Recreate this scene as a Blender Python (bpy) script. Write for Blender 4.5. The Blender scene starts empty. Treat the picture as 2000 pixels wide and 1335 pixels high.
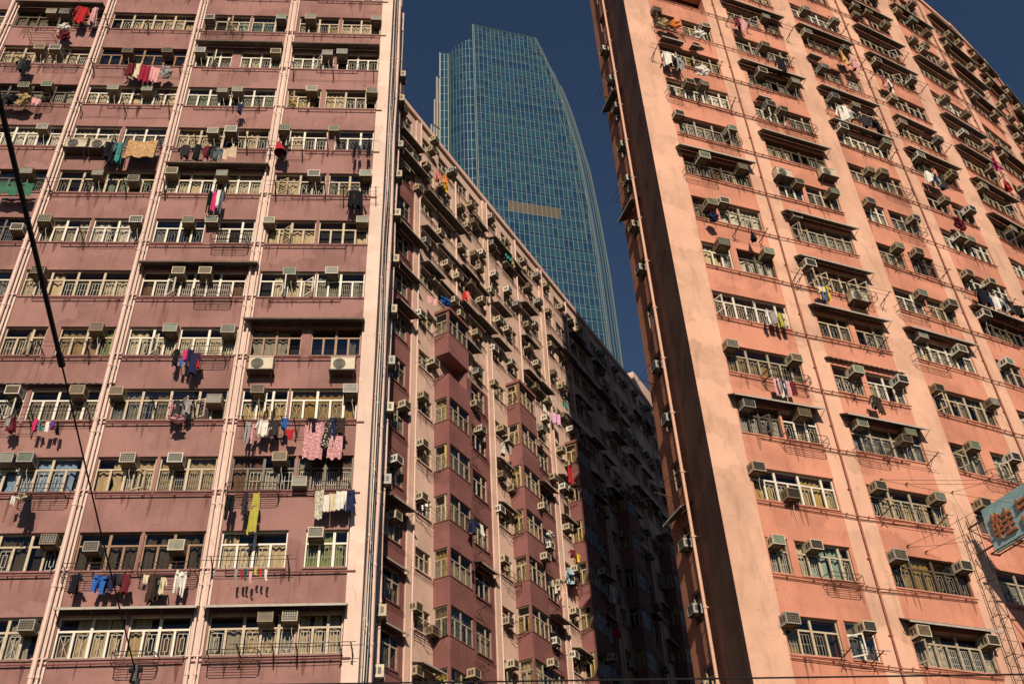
import bpy, math, random
from mathutils import Vector
# ------------------------------------------------------------------ basics
sc = bpy.context.scene
COL = sc.collection
rad = math.radians
rng = random.Random(11)

class MB:
    """collects faces for one mesh object"""
    def __init__(s): s.v = []; s.f = []; s.m = []
    def face(s, pts, m=0):
        n = len(s.v); s.v.extend(pts); s.f.append(tuple(range(n, n + len(pts)))); s.m.append(m)
    def hexa(s, c, m=0):
        n = len(s.v); s.v.extend(c)
        for q in ((0,3,2,1),(4,5,6,7),(0,1,5,4),(1,2,6,5),(2,3,7,6),(3,0,4,7)):
            s.f.append(tuple(n + i for i in q)); s.m.append(m)
    def box(s, fr, u0, u1, d0, d1, z0, z1, m=0):
        P = fr.P
        s.hexa([P(u0,d0,z0),P(u1,d0,z0),P(u1,d1,z0),P(u0,d1,z0),P(u0,d0,z1),P(u1,d0,z1),P(u1,d1,z1),P(u0,d1,z1)], m)
    def tube(s, pts, r, m=0, n=5, r1=None):
        pts = [Vector(p) for p in pts]; k = len(pts); base = len(s.v)
        for i, p in enumerate(pts):
            t = (pts[min(i+1,k-1)] - pts[max(i-1,0)]).normalized()
            a = Vector((0,0,1)) if abs(t.z) < .9 else Vector((1,0,0))
            x = t.cross(a).normalized(); y = t.cross(x)
            rr = r if r1 is None else r + (r1 - r) * i / (k - 1)
            for j in range(n):
                w = 2 * math.pi * j / n
                s.v.append(p + x * (math.cos(w) * rr) + y * (math.sin(w) * rr))
        for i in range(k - 1):
            for j in range(n):
                a = base + i*n + j; b = base + i*n + (j+1) % n
                s.f.append((a, b, b + n, a + n)); s.m.append(m)
        s.f.append(tuple(base + j for j in range(n))[::-1]); s.m.append(m)
        s.f.append(tuple(base + (k-1)*n + j for j in range(n))); s.m.append(m)
    def grid(s, pts, nx, m=0):
        base = len(s.v); s.v.extend(pts); ny = len(pts) // nx
        for j in range(ny - 1):
            for i in range(nx - 1):
                a = base + j*nx + i
                s.f.append((a, a+1, a+1+nx, a+nx)); s.m.append(m)
    def wall(s, fr, u0, u1, z0, z1, holes, d=0.0, reveal=.42, m=0, mr=None):
        us = sorted({u0, u1, *[h[0] for h in holes], *[h[1] for h in holes]})
        zs = sorted({z0, z1, *[h[2] for h in holes], *[h[3] for h in holes]})
        P = fr.P
        for j in range(len(zs) - 1):
            run = None
            for i in range(len(us) - 1):
                cu = (us[i] + us[i+1]) / 2; cz = (zs[j] + zs[j+1]) / 2
                hole = any(h[0] < cu < h[1] and h[2] < cz < h[3] for h in holes)
                if not hole: run = us[i] if run is None else run
                if run is not None and (hole or i == len(us) - 2):
                    e = us[i] if hole else us[i+1]
                    s.face([P(run,d,zs[j]),P(e,d,zs[j]),P(e,d,zs[j+1]),P(run,d,zs[j+1])], m); run = None
        mr = m if mr is None else mr
        for a, b, c, e in holes:
            q = d - reveal
            s.face([P(a,d,c),P(b,d,c),P(b,q,c),P(a,q,c)], mr); s.face([P(a,q,e),P(b,q,e),P(b,d,e),P(a,d,e)], mr)
            s.face([P(a,d,c),P(a,q,c),P(a,q,e),P(a,d,e)], mr); s.face([P(b,q,c),P(b,d,c),P(b,d,e),P(b,q,e)], mr)
    def build(s, name, mats, parent=None, smooth=False, kind=None, at=None):
        me = bpy.data.meshes.new(name)
        off = Vector(parent_world(parent)) if parent else Vector(at or (0,0,0))
        me.from_pydata([Vector(p) - off for p in s.v], [], s.f)
        mats = mats if isinstance(mats, (list, tuple)) else [mats]
        for q in mats: me.materials.append(q)
        for p, mi in zip(me.polygons, s.m):
            p.material_index = mi
            if smooth: p.use_smooth = True
        me.update()
        o = bpy.data.objects.new(name, me); COL.objects.link(o)
        if parent: o.parent = parent
        elif at: o.location = at
        if kind: o['kind'] = kind
        return o

def parent_world(p):
    v = Vector((0,0,0))
    while p is not None:
        v = v + p.location; p = p.parent
    return v

class Fr:
    """facade frame: u along the wall, d out of it, z up"""
    def __init__(s, x, y, az, d0=0.0):
        a = rad(az); s.az = az
        s.t = (math.sin(a), math.cos(a)); s.n = (math.cos(a), -math.sin(a))
        s.x = x + s.n[0]*d0; s.y = y + s.n[1]*d0
    def P(s, u, d, z):
        return Vector((s.x + s.t[0]*u + s.n[0]*d, s.y + s.t[1]*u + s.n[1]*d, z))
    def sub(s, u, d, daz=0):
        p = s.P(u, d, 0); return Fr(p.x, p.y, s.az + daz)

LABELS = []
def thing(name, label, cat, loc, group=None, rz=0.0):
    o = bpy.data.objects.new(name, None); COL.objects.link(o); o.location = loc; o.rotation_euler = (0,0,rz)
    o.empty_display_size = .2
    tag(o, label, cat, group); return o
def tag(o, label, cat, group=None, order=0.0):
    o['category'] = cat
    if group: o['group'] = group
    o['label'] = label; LABELS.append((o, label, order))
    return o

# ------------------------------------------------------------------ materials
def new_mat(name):
    m = bpy.data.materials.new(name); m.use_nodes = True
    nt = m.node_tree; b = nt.nodes['Principled BSDF']; return m, nt, b
def plaster(name, col, var=.12, streak=.25, rough=.85, bump=.25, stain=(.35,.25,.2), patch=.25, sscale=(2.2,2.2,.22)):
    m, nt, b = new_mat(name); N = nt.nodes; Lk = nt.links
    g = N.new('ShaderNodeNewGeometry')
    def noise(scale, mp=None, det=5, r=.6):
        n = N.new('ShaderNodeTexNoise'); n.inputs['Scale'].default_value = scale; n.inputs['Detail'].default_value = det
        n.inputs['Roughness'].default_value = r
        if mp:
            q = N.new('ShaderNodeMapping'); q.inputs['Scale'].default_value = mp; Lk.new(g.outputs['Position'], q.inputs['Vector']); Lk.new(q.outputs[0], n.inputs['Vector'])
        else: Lk.new(g.outputs['Position'], n.inputs['Vector'])
        return n.outputs['Fac']
    def ramp(src, a, b_, v0, v1):
        r = N.new('ShaderNodeMapRange'); r.inputs[1].default_value = a; r.inputs[2].default_value = b_; r.inputs[3].default_value = v0; r.inputs[4].default_value = v1
        Lk.new(src, r.inputs[0]); return r.outputs[0]
    def mix(fac, a, c, mode='MIX'):
        x = N.new('ShaderNodeMix'); x.data_type = 'RGBA'; x.blend_type = mode
        for s_, i in ((fac, 0), (a, 6), (c, 7)):
            if hasattr(s_, 'links'): Lk.new(s_, x.inputs[i])
            elif i == 0: x.inputs[0].default_value = s_
            else: x.inputs[i].default_value = (*s_, 1)
        return x.outputs[2]
    dark = tuple(c * (1 - var * 1.6) for c in col); light = tuple(min(1, c * (1 + var)) for c in col)
    c1 = mix(ramp(noise(.55), .35, .68, 0, 1), dark, light)
    c2 = mix(ramp(noise(6.0, None, 6, .7), .45, .75, 0, patch), c1, tuple(c * .72 for c in col))
    sd = tuple(c * s_ for c, s_ in zip(col, stain))
    c3 = mix(ramp(noise(1.6, sscale, 4, .65), .52, .78, 0, streak), c2, sd)
    c4 = mix(ramp(noise(9.0, None, 3, .5), .70, .78, 0, .45 * min(1, streak * 3)), c3, sd)
    v = N.new('ShaderNodeTexVoronoi'); v.feature = 'DISTANCE_TO_EDGE'; v.inputs['Scale'].default_value = .55
    wv = N.new('ShaderNodeMapping'); wv.inputs['Scale'].default_value = (1, 1, 1.9); va = N.new('ShaderNodeVectorMath'); va.operation = 'ADD'
    wn = N.new('ShaderNodeTexNoise'); wn.inputs['Scale'].default_value = 2.5; wn.inputs['Detail'].default_value = 4
    Lk.new(g.outputs['Position'], wn.inputs['Vector']); Lk.new(g.outputs['Position'], va.inputs[0]); Lk.new(wn.outputs['Color'], va.inputs[1]); Lk.new(va.outputs[0], wv.inputs['Vector']); Lk.new(wv.outputs[0], v.inputs['Vector'])
    cm = N.new('ShaderNodeMath'); cm.operation = 'MULTIPLY'; Lk.new(ramp(v.outputs['Distance'], .004, .012, .55, 0), cm.inputs[0]); Lk.new(ramp(noise(.4), .5, .6, 0, 1), cm.inputs[1])
    c5 = mix(cm.outputs[0], c4, tuple(c * .45 for c in col))
    v2 = N.new('ShaderNodeTexVoronoi'); v2.inputs['Scale'].default_value = .32; v2.distance = 'CHEBYCHEV'; Lk.new(wv.outputs[0], v2.inputs['Vector'])
    sp = N.new('ShaderNodeSeparateColor'); Lk.new(v2.outputs['Color'], sp.inputs[0])
    c6 = mix(ramp(sp.outputs[0], .72, .74, 0, .5), c5, tuple(min(1, c * 1.16 + .01) for c in col))
    Lk.new(c6, b.inputs['Base Color']); b.inputs['Roughness'].default_value = rough
    b.inputs['Specular IOR Level'].default_value = .25
    bp = N.new('ShaderNodeBump'); bp.inputs['Strength'].default_value = bump; bp.inputs['Distance'].default_value = .03
    Lk.new(noise(14, None, 6, .7), bp.inputs['Height']); Lk.new(bp.outputs[0], b.inputs['Normal'])
    return m
def plain(name, col, rough=.6, metal=0.0, var=.25, scale=7.0, spec=.35):
    m, nt, b = new_mat(name); N = nt.nodes; Lk = nt.links
    g = N.new('ShaderNodeNewGeometry'); n = N.new('ShaderNodeTexNoise'); n.inputs['Scale'].default_value = scale; n.inputs['Detail'].default_value = 4
    Lk.new(g.outputs['Position'], n.inputs['Vector'])
    r = N.new('ShaderNodeMapRange'); r.inputs[1].default_value = .3; r.inputs[2].default_value = .7
    Lk.new(n.outputs['Fac'], r.inputs[0])
    x = N.new('ShaderNodeMix'); x.data_type = 'RGBA'
    x.inputs[6].default_value = (*[c * (1 - var) for c in col], 1); x.inputs[7].default_value = (*[min(1, c * (1 + var * .5)) for c in col], 1)
    Lk.new(r.outputs[0], x.inputs[0]); Lk.new(x.outputs[2], b.inputs['Base Color'])
    b.inputs['Roughness'].default_value = rough; b.inputs['Metallic'].default_value = metal; b.inputs['Specular IOR Level'].default_value = spec
    return m
def glass_mat(name, tint=(.90,.89,.85), refl=.015):
    m = bpy.data.materials.new(name); m.use_nodes = True; nt = m.node_tree; N = nt.nodes; Lk = nt.links
    N.clear(); out = N.new('ShaderNodeOutputMaterial'); mx = N.new('ShaderNodeMixShader')
    t = N.new('ShaderNodeBsdfTransparent'); t.inputs[0].default_value = (*tint, 1)
    gl = N.new('ShaderNodeBsdfGlossy'); gl.inputs['Roughness'].default_value = .03; gl.inputs[0].default_value = (.9,.95,1,1)
    fr = N.new('ShaderNodeFresnel'); fr.inputs[0].default_value = 1.5
    ad = N.new('ShaderNodeMath'); ad.operation = 'MULTIPLY_ADD'; ad.inputs[1].default_value = .45; ad.inputs[2].default_value = refl; ad.use_clamp = True
    Lk.new(fr.outputs[0], ad.inputs[0]); Lk.new(ad.outputs[0], mx.inputs[0]); Lk.new(t.outputs[0], mx.inputs[1]); Lk.new(gl.outputs[0], mx.inputs[2])
    Lk.new(mx.outputs[0], out.inputs[0]); return m
def cloth_pattern(name, base, c2, scale, kind):
    m, nt, b = new_mat(name); N = nt.nodes; Lk = nt.links
    g = N.new('ShaderNodeNewGeometry'); b.inputs['Roughness'].default_value = .9
    if kind == 'dots':
        v = N.new('ShaderNodeTexVoronoi'); v.inputs['Scale'].default_value = scale; src = v.outputs['Distance']; lo, hi = .30, .36
    else:
        v = N.new('ShaderNodeTexNoise'); v.inputs['Scale'].default_value = scale; v.inputs['Detail'].default_value = 2; src = v.outputs['Fac']; lo, hi = .48, .56
    Lk.new(g.outputs['Position'], v.inputs['Vector'])
    r = N.new('ShaderNodeMapRange'); r.inputs[1].default_value = lo; r.inputs[2].default_value = hi; Lk.new(src, r.inputs[0])
    x = N.new('ShaderNodeMix'); x.data_type = 'RGBA'; x.inputs[6].default_value = (*c2, 1); x.inputs[7].default_value = (*base, 1)
    Lk.new(r.outputs[0], x.inputs[0]); Lk.new(x.outputs[2], b.inputs['Base Color']); return m

STAIN_L = plaster('grime_streak_on_mauve', (.165,.082,.070)); STAIN_R = plaster('grime_streak_on_salmon', (.34,.14,.09)); STAIN_W = plaster('grime_streak_on_pink', (.36,.24,.19))
MAUVE = plaster('mauve_paint', (.305,.158,.142), var=.15, streak=.55, patch=.45)
PALE = plaster('pale_pink_paint', (.72,.54,.455), var=.06, streak=.22, stain=(.5,.4,.35), patch=.15)
SALMON = plaster('salmon_paint', (.575,.245,.165), var=.13, streak=.42, stain=(.5,.42,.4), patch=.2)
PEACH = plaster('peach_paint', (.655,.39,.28), var=.11, streak=.5, stain=(.42,.38,.36), patch=.2, sscale=(1.6,1.6,.35))
WPINK = plaster('faded_pink_paint', (.70,.485,.395), var=.09, streak=.4, stain=(.5,.42,.38), patch=.15)
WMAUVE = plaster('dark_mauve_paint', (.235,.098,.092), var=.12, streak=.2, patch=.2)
GRIME = plaster('grimy_concrete', (.30,.18,.13), var=.25, streak=.8, stain=(.3,.25,.22), patch=.4, sscale=(3,3,.15))
SIDE = plaster('side_wall_paint', (.42,.18,.11), var=.15, streak=.5, patch=.3)
F_WHITE = plain('white_window_paint', (.74,.68,.58), .5, var=.12)
F_BEIGE = plain('beige_window_frame', (.52,.42,.30), .55, var=.2)
F_BROWN = plain('brown_window_frame', (.28,.15,.075), .5, var=.25)
F_GREY = plain('grey_bronze_frame', (.11,.085,.06), .5, var=.3)
F_OLD = plain('weathered_window_frame', (.40,.34,.25), .6, var=.3)
GLASS = glass_mat('window_glass'); GLASS2 = glass_mat('window_glass_reflective', (.60,.60,.57), .09); GLASS3 = glass_mat('window_glass_dusty', (.72,.68,.60), .04)
ROOM_SHADE = plain('room_shade_paint', (.018,.015,.013), .9, var=.2)  # shade of unlit rooms put into the colour
GRILLE = plain('grille_paint', (.62,.60,.55), .5, var=.1)
CUR = {k: plain('curtain_' + k, c, .9, var=.18, scale=3) for k, c in dict(
    cream=(.62,.49,.31), white=(.68,.62,.52), beige=(.50,.37,.21), grey=(.33,.29,.23), blue=(.26,.36,.52), green=(.34,.46,.16),
    brown=(.16,.085,.045), gold=(.48,.33,.11), pink=(.55,.30,.28), dark=(.07,.055,.04), teal=(.30,.42,.36)).items()}
METAL = plain('rusty_dark_metal', (.075,.045,.035), .6, var=.4, scale=20)
METAL2 = plain('galvanised_metal', (.36,.33,.29), .45, .4, var=.25)
PIPE_M = plain('mauve_painted_pipe', (.24,.09,.085), .6, var=.2)
PIPE_S = plain('rust_red_painted_pipe', (.36,.12,.08), .6, var=.25)
PIPE_P = plain('pale_painted_pipe', (.74,.52,.45), .55, var=.12)
PIPE_O = plain('orange_pink_pipe', (.72,.42,.31), .5, var=.15)
AWN = plain('awning_sheet', (.14,.10,.08), .7, var=.35, scale=5)
AWN_L = plain('awning_edge_sheet', (.42,.38,.33), .6, var=.2)
AC_B = {k: plain('air_conditioner_' + k, c, .5, var=.18, scale=4) for k, c in dict(beige=(.55,.47,.34), white=(.70,.66,.58), tan=(.44,.34,.22), brown=(.24,.17,.10), grey=(.34,.33,.30), cream=(.62,.52,.36))  .items()}
AC_G = {k: plain('air_conditioner_grille_' + k, c, .5, var=.25, scale=8) for k, c in dict(grey=(.30,.29,.25), green=(.25,.31,.24), brown=(.19,.14,.09), dark=(.07,.06,.05))  .items()}
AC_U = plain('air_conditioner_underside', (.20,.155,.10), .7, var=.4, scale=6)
HOSE = plain('white_hose', (.60,.55,.46), .5, var=.1)
BLACK = plain('black_rubber', (.012,.012,.013), .5, var=.1)
CLOTH = {k: plain('cloth_' + k, c, .9, var=.15, scale=5, spec=.1) for k, c in dict(
    red=(.42,.025,.03), white=(.72,.69,.63), maroon=(.13,.02,.03), black=(.012,.012,.016), cream=(.62,.53,.38), crimson=(.30,.02,.05), pink=(.66,.34,.36),
    grey=(.30,.29,.28), tan=(.42,.31,.16), navy=(.02,.025,.07), teal=(.05,.24,.22), beige=(.55,.42,.30), green=(.05,.15,.095), magenta=(.60,.04,.17), slate=(.10,.13,.17),
    charcoal=(.035,.033,.036), blue=(.03,.12,.42), purple=(.16,.05,.26), brown=(.05,.032,.025), olive=(.42,.38,.07), darkgreen=(.02,.08,.05), orange=(.70,.22,.05),
    yellow=(.80,.50,.03), coral=(.72,.16,.12), amber=(.62,.38,.13), lilac=(.62,.36,.55), paleblue=(.40,.52,.60), peach=(.72,.46,.35)).items()}
CLOTH['pinkfloral'] = cloth_pattern('cloth_pink_floral', (.66,.46,.44), (.42,.13,.17), 26, 'noise')
CLOTH['dotted'] = cloth_pattern('cloth_black_dotted', (.015,.013,.013), (.62,.52,.36), 13, 'dots')
CLOTH['lace'] = cloth_pattern('cloth_patterned_white', (.66,.60,.50), (.30,.26,.20), 22, 'noise')
CLOTH['orangeblanket'] = cloth_pattern('cloth_orange_blanket', (.55,.33,.15), (.33,.19,.09), 12, 'noise')
WORDS = dict(pinkfloral='pink floral', dotted='black polka dot', lace='patterned white', darkgreen='dark green', paleblue='pale blue', slate='slate blue', olive='yellow green', crimson='crimson')
# ------------------------------------------------------------------ frames of the place
LF = Fr(0, 28.6, 84.8)                       # mauve block, front
_c = LF.P(-4.89, 0, 0)
LS = Fr(_c.x, _c.y, 84.8 - 90)               # its right-hand return (normal to the right)
WF = Fr(-19.68, 10.05, 27.05)                # long wing
KS = [0,5,10,16,22,30,38,48]; KA = [70.3,68.5,66.2,62.2,56.5,48.5,43,40]
def _az(s):
    for i in range(7):
        if s <= KS[i+1]: return KA[i] + (KA[i+1]-KA[i])*(s-KS[i])/(KS[i+1]-KS[i])
    return KA[-1]
ARC = [(6.63, 29.98)]
for _i in range(960):
    a = rad(_az(_i*.05)); x, y = ARC[-1]; ARC.append((x + math.sin(a)*.05, y + math.cos(a)*.05))
def RF(s0, s1):                              # flat frame from s0 to s1 along the curved front
    p, q = ARC[int(round(s0/.05))], ARC[int(round(s1/.05))]
    return Fr(p[0], p[1], math.degrees(math.atan2(q[0]-p[0], q[1]-p[1]))), math.hypot(q[0]-p[0], q[1]-p[1])
def sill_L(k): return 12.36 + 2.683*k
def sill_R(k): return 12.51 + 2.69*k
def sill_W(j): return 20.31 + 2.69*j

ORD = ['bottom','second','third','fourth','fifth','sixth','seventh','eighth','ninth','tenth','eleventh','twelfth','thirteenth','fourteenth','fifteenth','sixteenth','seventeenth','eighteenth','nineteenth','twentieth','topmost']
def row(k): return ORD[max(0, min(20, k))]
LCOL = ['fourth bay from corner','third bay from corner','second bay from corner','bay beside corner']
RCOL = ['column beside corner','second column','third column','fourth column','fifth column','sixth column','seventh column','eighth column','ninth column']

# ------------------------------------------------------------------ windows
def window(fr, u0, u1, z0, z1, B, fm=None, cur=('cream',), p_open=.25, grille=True, n=None, mbs=None, split=.66, side=False, casements=(), R=rng, label=None):
    """one window: frame (the part) with panes, grille and curtain as its sub-parts; mbs = shared builders instead of objects"""
    W = u1 - u0; H = z1 - z0; n = n or max(2, round(W/.47)); cw = W/n
    F, G, K, C = mbs if mbs else (MB(), MB(), MB(), MB())
    dF0, dF1 = -.13, -.06
    b = .045
    F.box(fr, u0, u1, dF0, dF1, z0, z0+b); F.box(fr, u0, u1, dF0, dF1, z1-b, z1)
    F.box(fr, u0, u0+b, dF0+.002, dF1-.002, z0+b, z1-b); F.box(fr, u1-b, u1, dF0+.002, dF1-.002, z0+b, z1-b)
    zt = z0 + split*H
    F.box(fr, u0+b, u1-b, dF0+.004, dF1-.004, zt-.03, zt+.03)
    for i in range(1, n):
        u = u0 + i*cw; h = .042 if i % 2 == 0 else .034
        F.box(fr, u-h, u+h, dF0+.006, dF1+.004 if i % 4 == 0 else dF1-.006, z0+b, zt-.03)
        if i % 2 == 0: F.box(fr, u-h, u+h, dF0+.006, dF1+.004 if i % 4 == 0 else dF1-.006, zt+.03, z1-b)
    P = fr.P
    G.face([P(u0+.02,-.095,z0+.02),P(u1-.02,-.095,z0+.02),P(u1-.02,-.095,z1-.02),P(u0+.02,-.095,z1-.02)])
    style = R.randrange(4)
    if grille:
        r = .0085
        for i in range(n):
            if R.random() < .15: continue
            a, e = u0+i*cw+.085, u0+(i+1)*cw-.085; c, t = z0+.10, zt-.09; d0, d1 = -.165, -.15; m = (a+e)/2
            for uu in (a, e): K.box(fr, uu-r, uu+r, d0, d1, c, t)
            for zz in (c, t): K.box(fr, a, e, d0, d1, zz-r, zz+r)
            if style == 0:
                for q in (.3, .7): K.box(fr, a+(e-a)*q-r, a+(e-a)*q+r, d0, d1, c, t)
                K.box(fr, a, e, d0, d1, (c+t)/2-r, (c+t)/2+r)
            elif style == 1:
                K.tube([P(a,-.158,c),P(m,-.158,(c+t)/2),P(a,-.158,t)], .009, n=3); K.tube([P(e,-.158,c),P(m,-.158,(c+t)/2),P(e,-.158,t)], .009, n=3)
                K.box(fr, m-r, m+r, d0, d1, c, t)
            elif style == 2:
                for q in (.25, .5, .75): K.box(fr, a+(e-a)*q-r, a+(e-a)*q+r, d0, d1, c, t)
                for q in (.25, .6): K.box(fr, a, e, d0, d1, c+(t-c)*q-r, c+(t-c)*q+r)
            else:
                x0, x1 = a+(e-a)*.3, a+(e-a)*.7
                for uu in (x0, x1): K.box(fr, uu-r, uu+r, d0, d1, c+.12, t-.12)
                for zz in (c+.12, t-.12): K.box(fr, x0, x1, d0, d1, zz-r, zz+r)
                K.box(fr, m-r, m+r, d0, d1, c, c+.12); K.box(fr, m-r, m+r, d0, d1, t-.12, t)
    if not side:
        C.face([P(u0,-.415,z0),P(u1,-.415,z0),P(u1,-.415,z1),P(u0,-.415,z1)], 0)  # backing sheet behind the curtains, room shade painted near-black
    base = R.choice(cur); names = list(CUR); i = 0
    while i < n:
        L = R.choice((1,1,2,2,3)); L = min(L, n-i)
        if R.random() > p_open*.62:
            col = base if R.random() < .75 else R.choice(cur)
            a, e = u0+i*cw+.01, u0+(i+L)*cw-.01
            if R.random() < .3: e = a + (e-a)*R.uniform(.5,.9)
            top = z1-.02 if R.random() < .5 else zt+R.uniform(-.05,.12)
            nx = max(7, int((e-a)/.055)); ph = R.uniform(0,6); pts = []
            fq = R.uniform(22,34)
            for zz, sq in ((top,1),(zt-.1,1),(z0+.35,R.uniform(.82,1)),(z0+.02,1)):
                for q in range(nx):
                    x = q/(nx-1); uu = (a+e)/2 + (x-.5)*(e-a)*sq
                    pts.append(P(uu, -.245+.035*math.sin(uu*fq+ph)+.012*math.sin(uu*61+ph), zz))
            C.grid(pts, nx, 1 + names.index(col))
        i += L
    if mbs: return None
    w = F.build('window', fm or F_BEIGE, B)
    if label: w['label'] = label
    G.build('pane', R.choice((GLASS,GLASS,GLASS,GLASS2,GLASS3)), w)
    if grille: K.build('grille', GRILLE, w)
    if C.f: C.build('curtain', [ROOM_SHADE] + [CUR[k] for k in names], w)
    for (q, ang) in casements:                       # casements standing open
        a = u0 + q*W; e = a + cw; o = MB(); g = MB()
        hinge = fr.sub(a, -.05, ang)
        zb, ze = z0+.06, zt-.04; wd = cw-.02
        for bx in ((0,wd,zb,zb+.045),(0,wd,ze-.045,ze)): o.box(hinge, bx[0], bx[1], -.02, .02, bx[2], bx[3])
        for bx in ((0,.045),(wd-.045,wd)): o.box(hinge, bx[0], bx[1], -.018, .018, zb+.045, ze-.045)
        g.face([hinge.P(.03,0,zb+.03),hinge.P(wd-.03,0,zb+.03),hinge.P(wd-.03,0,ze-.03),hinge.P(.03,0,ze-.03)])
        g.build('casement_pane', GLASS, w); o.build('casement', fm or F_BEIGE, w)
    return w

def awning(fr, u0, u1, zt, B, depth=.45, drop=.22, thick=.03, mat=None, corr=False):
    a = MB(); P = fr.P; z0 = zt + drop
    n = max(1, int((u1-u0)/.12)) if corr else 1
    for i in range(n):
        p, q = u0+(u1-u0)*i/n, u0+(u1-u0)*(i+1)/n; w = .02*(i % 2)
        a.hexa([P(p,.02,z0-thick+w),P(q,.02,z0-thick+w),P(q,depth,zt-thick+w),P(p,depth,zt-thick+w),P(p,.02,z0+w),P(q,.02,z0+w),P(q,depth,zt+w),P(p,depth,zt+w)], 0)
    if not corr:
        a.box(fr, u0-.01, u1+.01, depth, depth+.02, zt-.06, zt+.01, 1)
        k = max(2, int((u1-u0)/.9)+1)
        for i in range(k):
            u = u0 + .03 + (u1-u0-.06)*i/(k-1)
            a.tube([P(u,.03,zt-.22),P(u,depth-.03,zt-.05)], .014, 2, 4)
    return a.build('awning', [AWN, mat or AWN_L, METAL], B)

# ------------------------------------------------------------------ air conditioners (templates are copied)
class Loc:                                            # local frame: u = x, d = -y
    @staticmethod
    def P(u, d, z): return Vector((u, -d, z))
def ac_template(kind):
    w, h, dp = .255, .37, .40
    b = MB(); t = .028
    P = Loc.P
    def ring(d, s): return [P(-w+s,d,s),P(w-s,d,s),P(w-s,d,h-s),P(-w+s,d,h-s)]
    o0, o1, i1, i2 = ring(-.16,0), ring(dp,0), ring(dp,t), ring(dp-.03,t)
    for i in range(4):
        j = (i+1) % 4
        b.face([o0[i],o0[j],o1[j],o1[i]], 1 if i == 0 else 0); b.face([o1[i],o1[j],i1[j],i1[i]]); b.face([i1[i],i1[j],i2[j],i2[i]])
    b.face(o0[::-1])
    g = MB(); g.face(i2, 1)
    if kind in ('louvre', 'coil'):
        n = 8 if kind == 'louvre' else 12
        for k in range(n):
            z = t+.012+(h-2*t-.02)*k/n
            g.box(Loc, -w+t, w-t, dp-.025, dp-.008, z, z+(.026 if kind == 'louvre' else .011))
    else:
        for k in range(1, 6):
            u = -w+t+(2*w-2*t)*k/6; g.box(Loc, u-.008, u+.008, dp-.025, dp-.006, t, h-t)
        for k in range(1, 4):
            z = t+(h-2*t)*k/4; g.box(Loc, -w+t, w-t, dp-.025, dp-.010, z-.008, z+.008)
    for s in (-1, 1):                                 # vents in the cheeks
        for k in range(2):
            y0 = .08 + k*.14
            b.hexa([P(s*w,y0,.09),P(s*w,y0+.10,.09),P(s*(w+.003),y0+.10,.09),P(s*(w+.003),y0,.09),P(s*w,y0,.29),P(s*w,y0+.10,.29),P(s*(w+.003),y0+.10,.29),P(s*(w+.003),y0,.29)], 2)
    br = MB()
    for s in (-1, 1):
        br.tube([P(s*(w-.04),.0,-.20),P(s*(w-.04),dp-.03,-.012)], .013, n=4)
        br.box(Loc, -w+.05, w-.05, dp-.08, dp-.05, -.021, -.006) if s > 0 else None
        br.box(Loc, s*(w-.04)-.015, s*(w-.04)+.015, -.02, dp-.01, -.022, -.004)
    return b, g, br
AC_T = {}
def make_ac(fr, u, z, label, group, kind, body, grl, bracket=True, hose=False, scale=1.0, order=0.0):
    key = (kind, body, grl)
    if key not in AC_T:
        b, g, br = ac_template(kind)
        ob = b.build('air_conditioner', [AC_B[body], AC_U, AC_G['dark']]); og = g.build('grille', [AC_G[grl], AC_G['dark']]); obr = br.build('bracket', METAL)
        h = MB(); h.tube([Loc.P(.05,.1,0),Loc.P(.07,.16,-.10),Loc.P(.06,.12,-.25),Loc.P(.1,.05,-.42),Loc.P(.16,.03,-.75)], .010)
        oh = h.build('drain_hose', HOSE)
        AC_T[key] = (ob.data, og.data, obr.data, oh.data)
        for o in (ob, og, obr, oh): bpy.data.objects.remove(o)
    d = AC_T[key]
    o = bpy.data.objects.new('air_conditioner', d[0]); COL.objects.link(o)
    p = fr.P(u, 0, z); o.location = p; o.rotation_euler = (0, 0, rad(90 - fr.az)); o.scale = (scale,)*3
    q = bpy.data.objects.new('grille', d[1]); COL.objects.link(q); q.parent = o
    if bracket: q = bpy.data.objects.new('bracket', d[2]); COL.objects.link(q); q.parent = o
    if hose: q = bpy.data.objects.new('drain_hose', d[3]); COL.objects.link(q); q.parent = o
    tag(o, label, 'air conditioner', group, order); return o
def ac_into(mb, fr, u, z):                            # plain far-off unit for the mass of small ones
    w, h, dp = .255, .37, .40
    mb.box(fr, u-w, u+w, 0, dp, z, z+h, 0); mb.box(fr, u-w+.03, u+w-.03, dp, dp+.006, z+.03, z+h-.03, 1)
    mb.box(fr, u-w-.004, u-w, .08, .30, z+.08, z+h-.08, 1); mb.box(fr, u-w, u+w, .01, dp-.01, z-.012, z-.002, 2)
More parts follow.
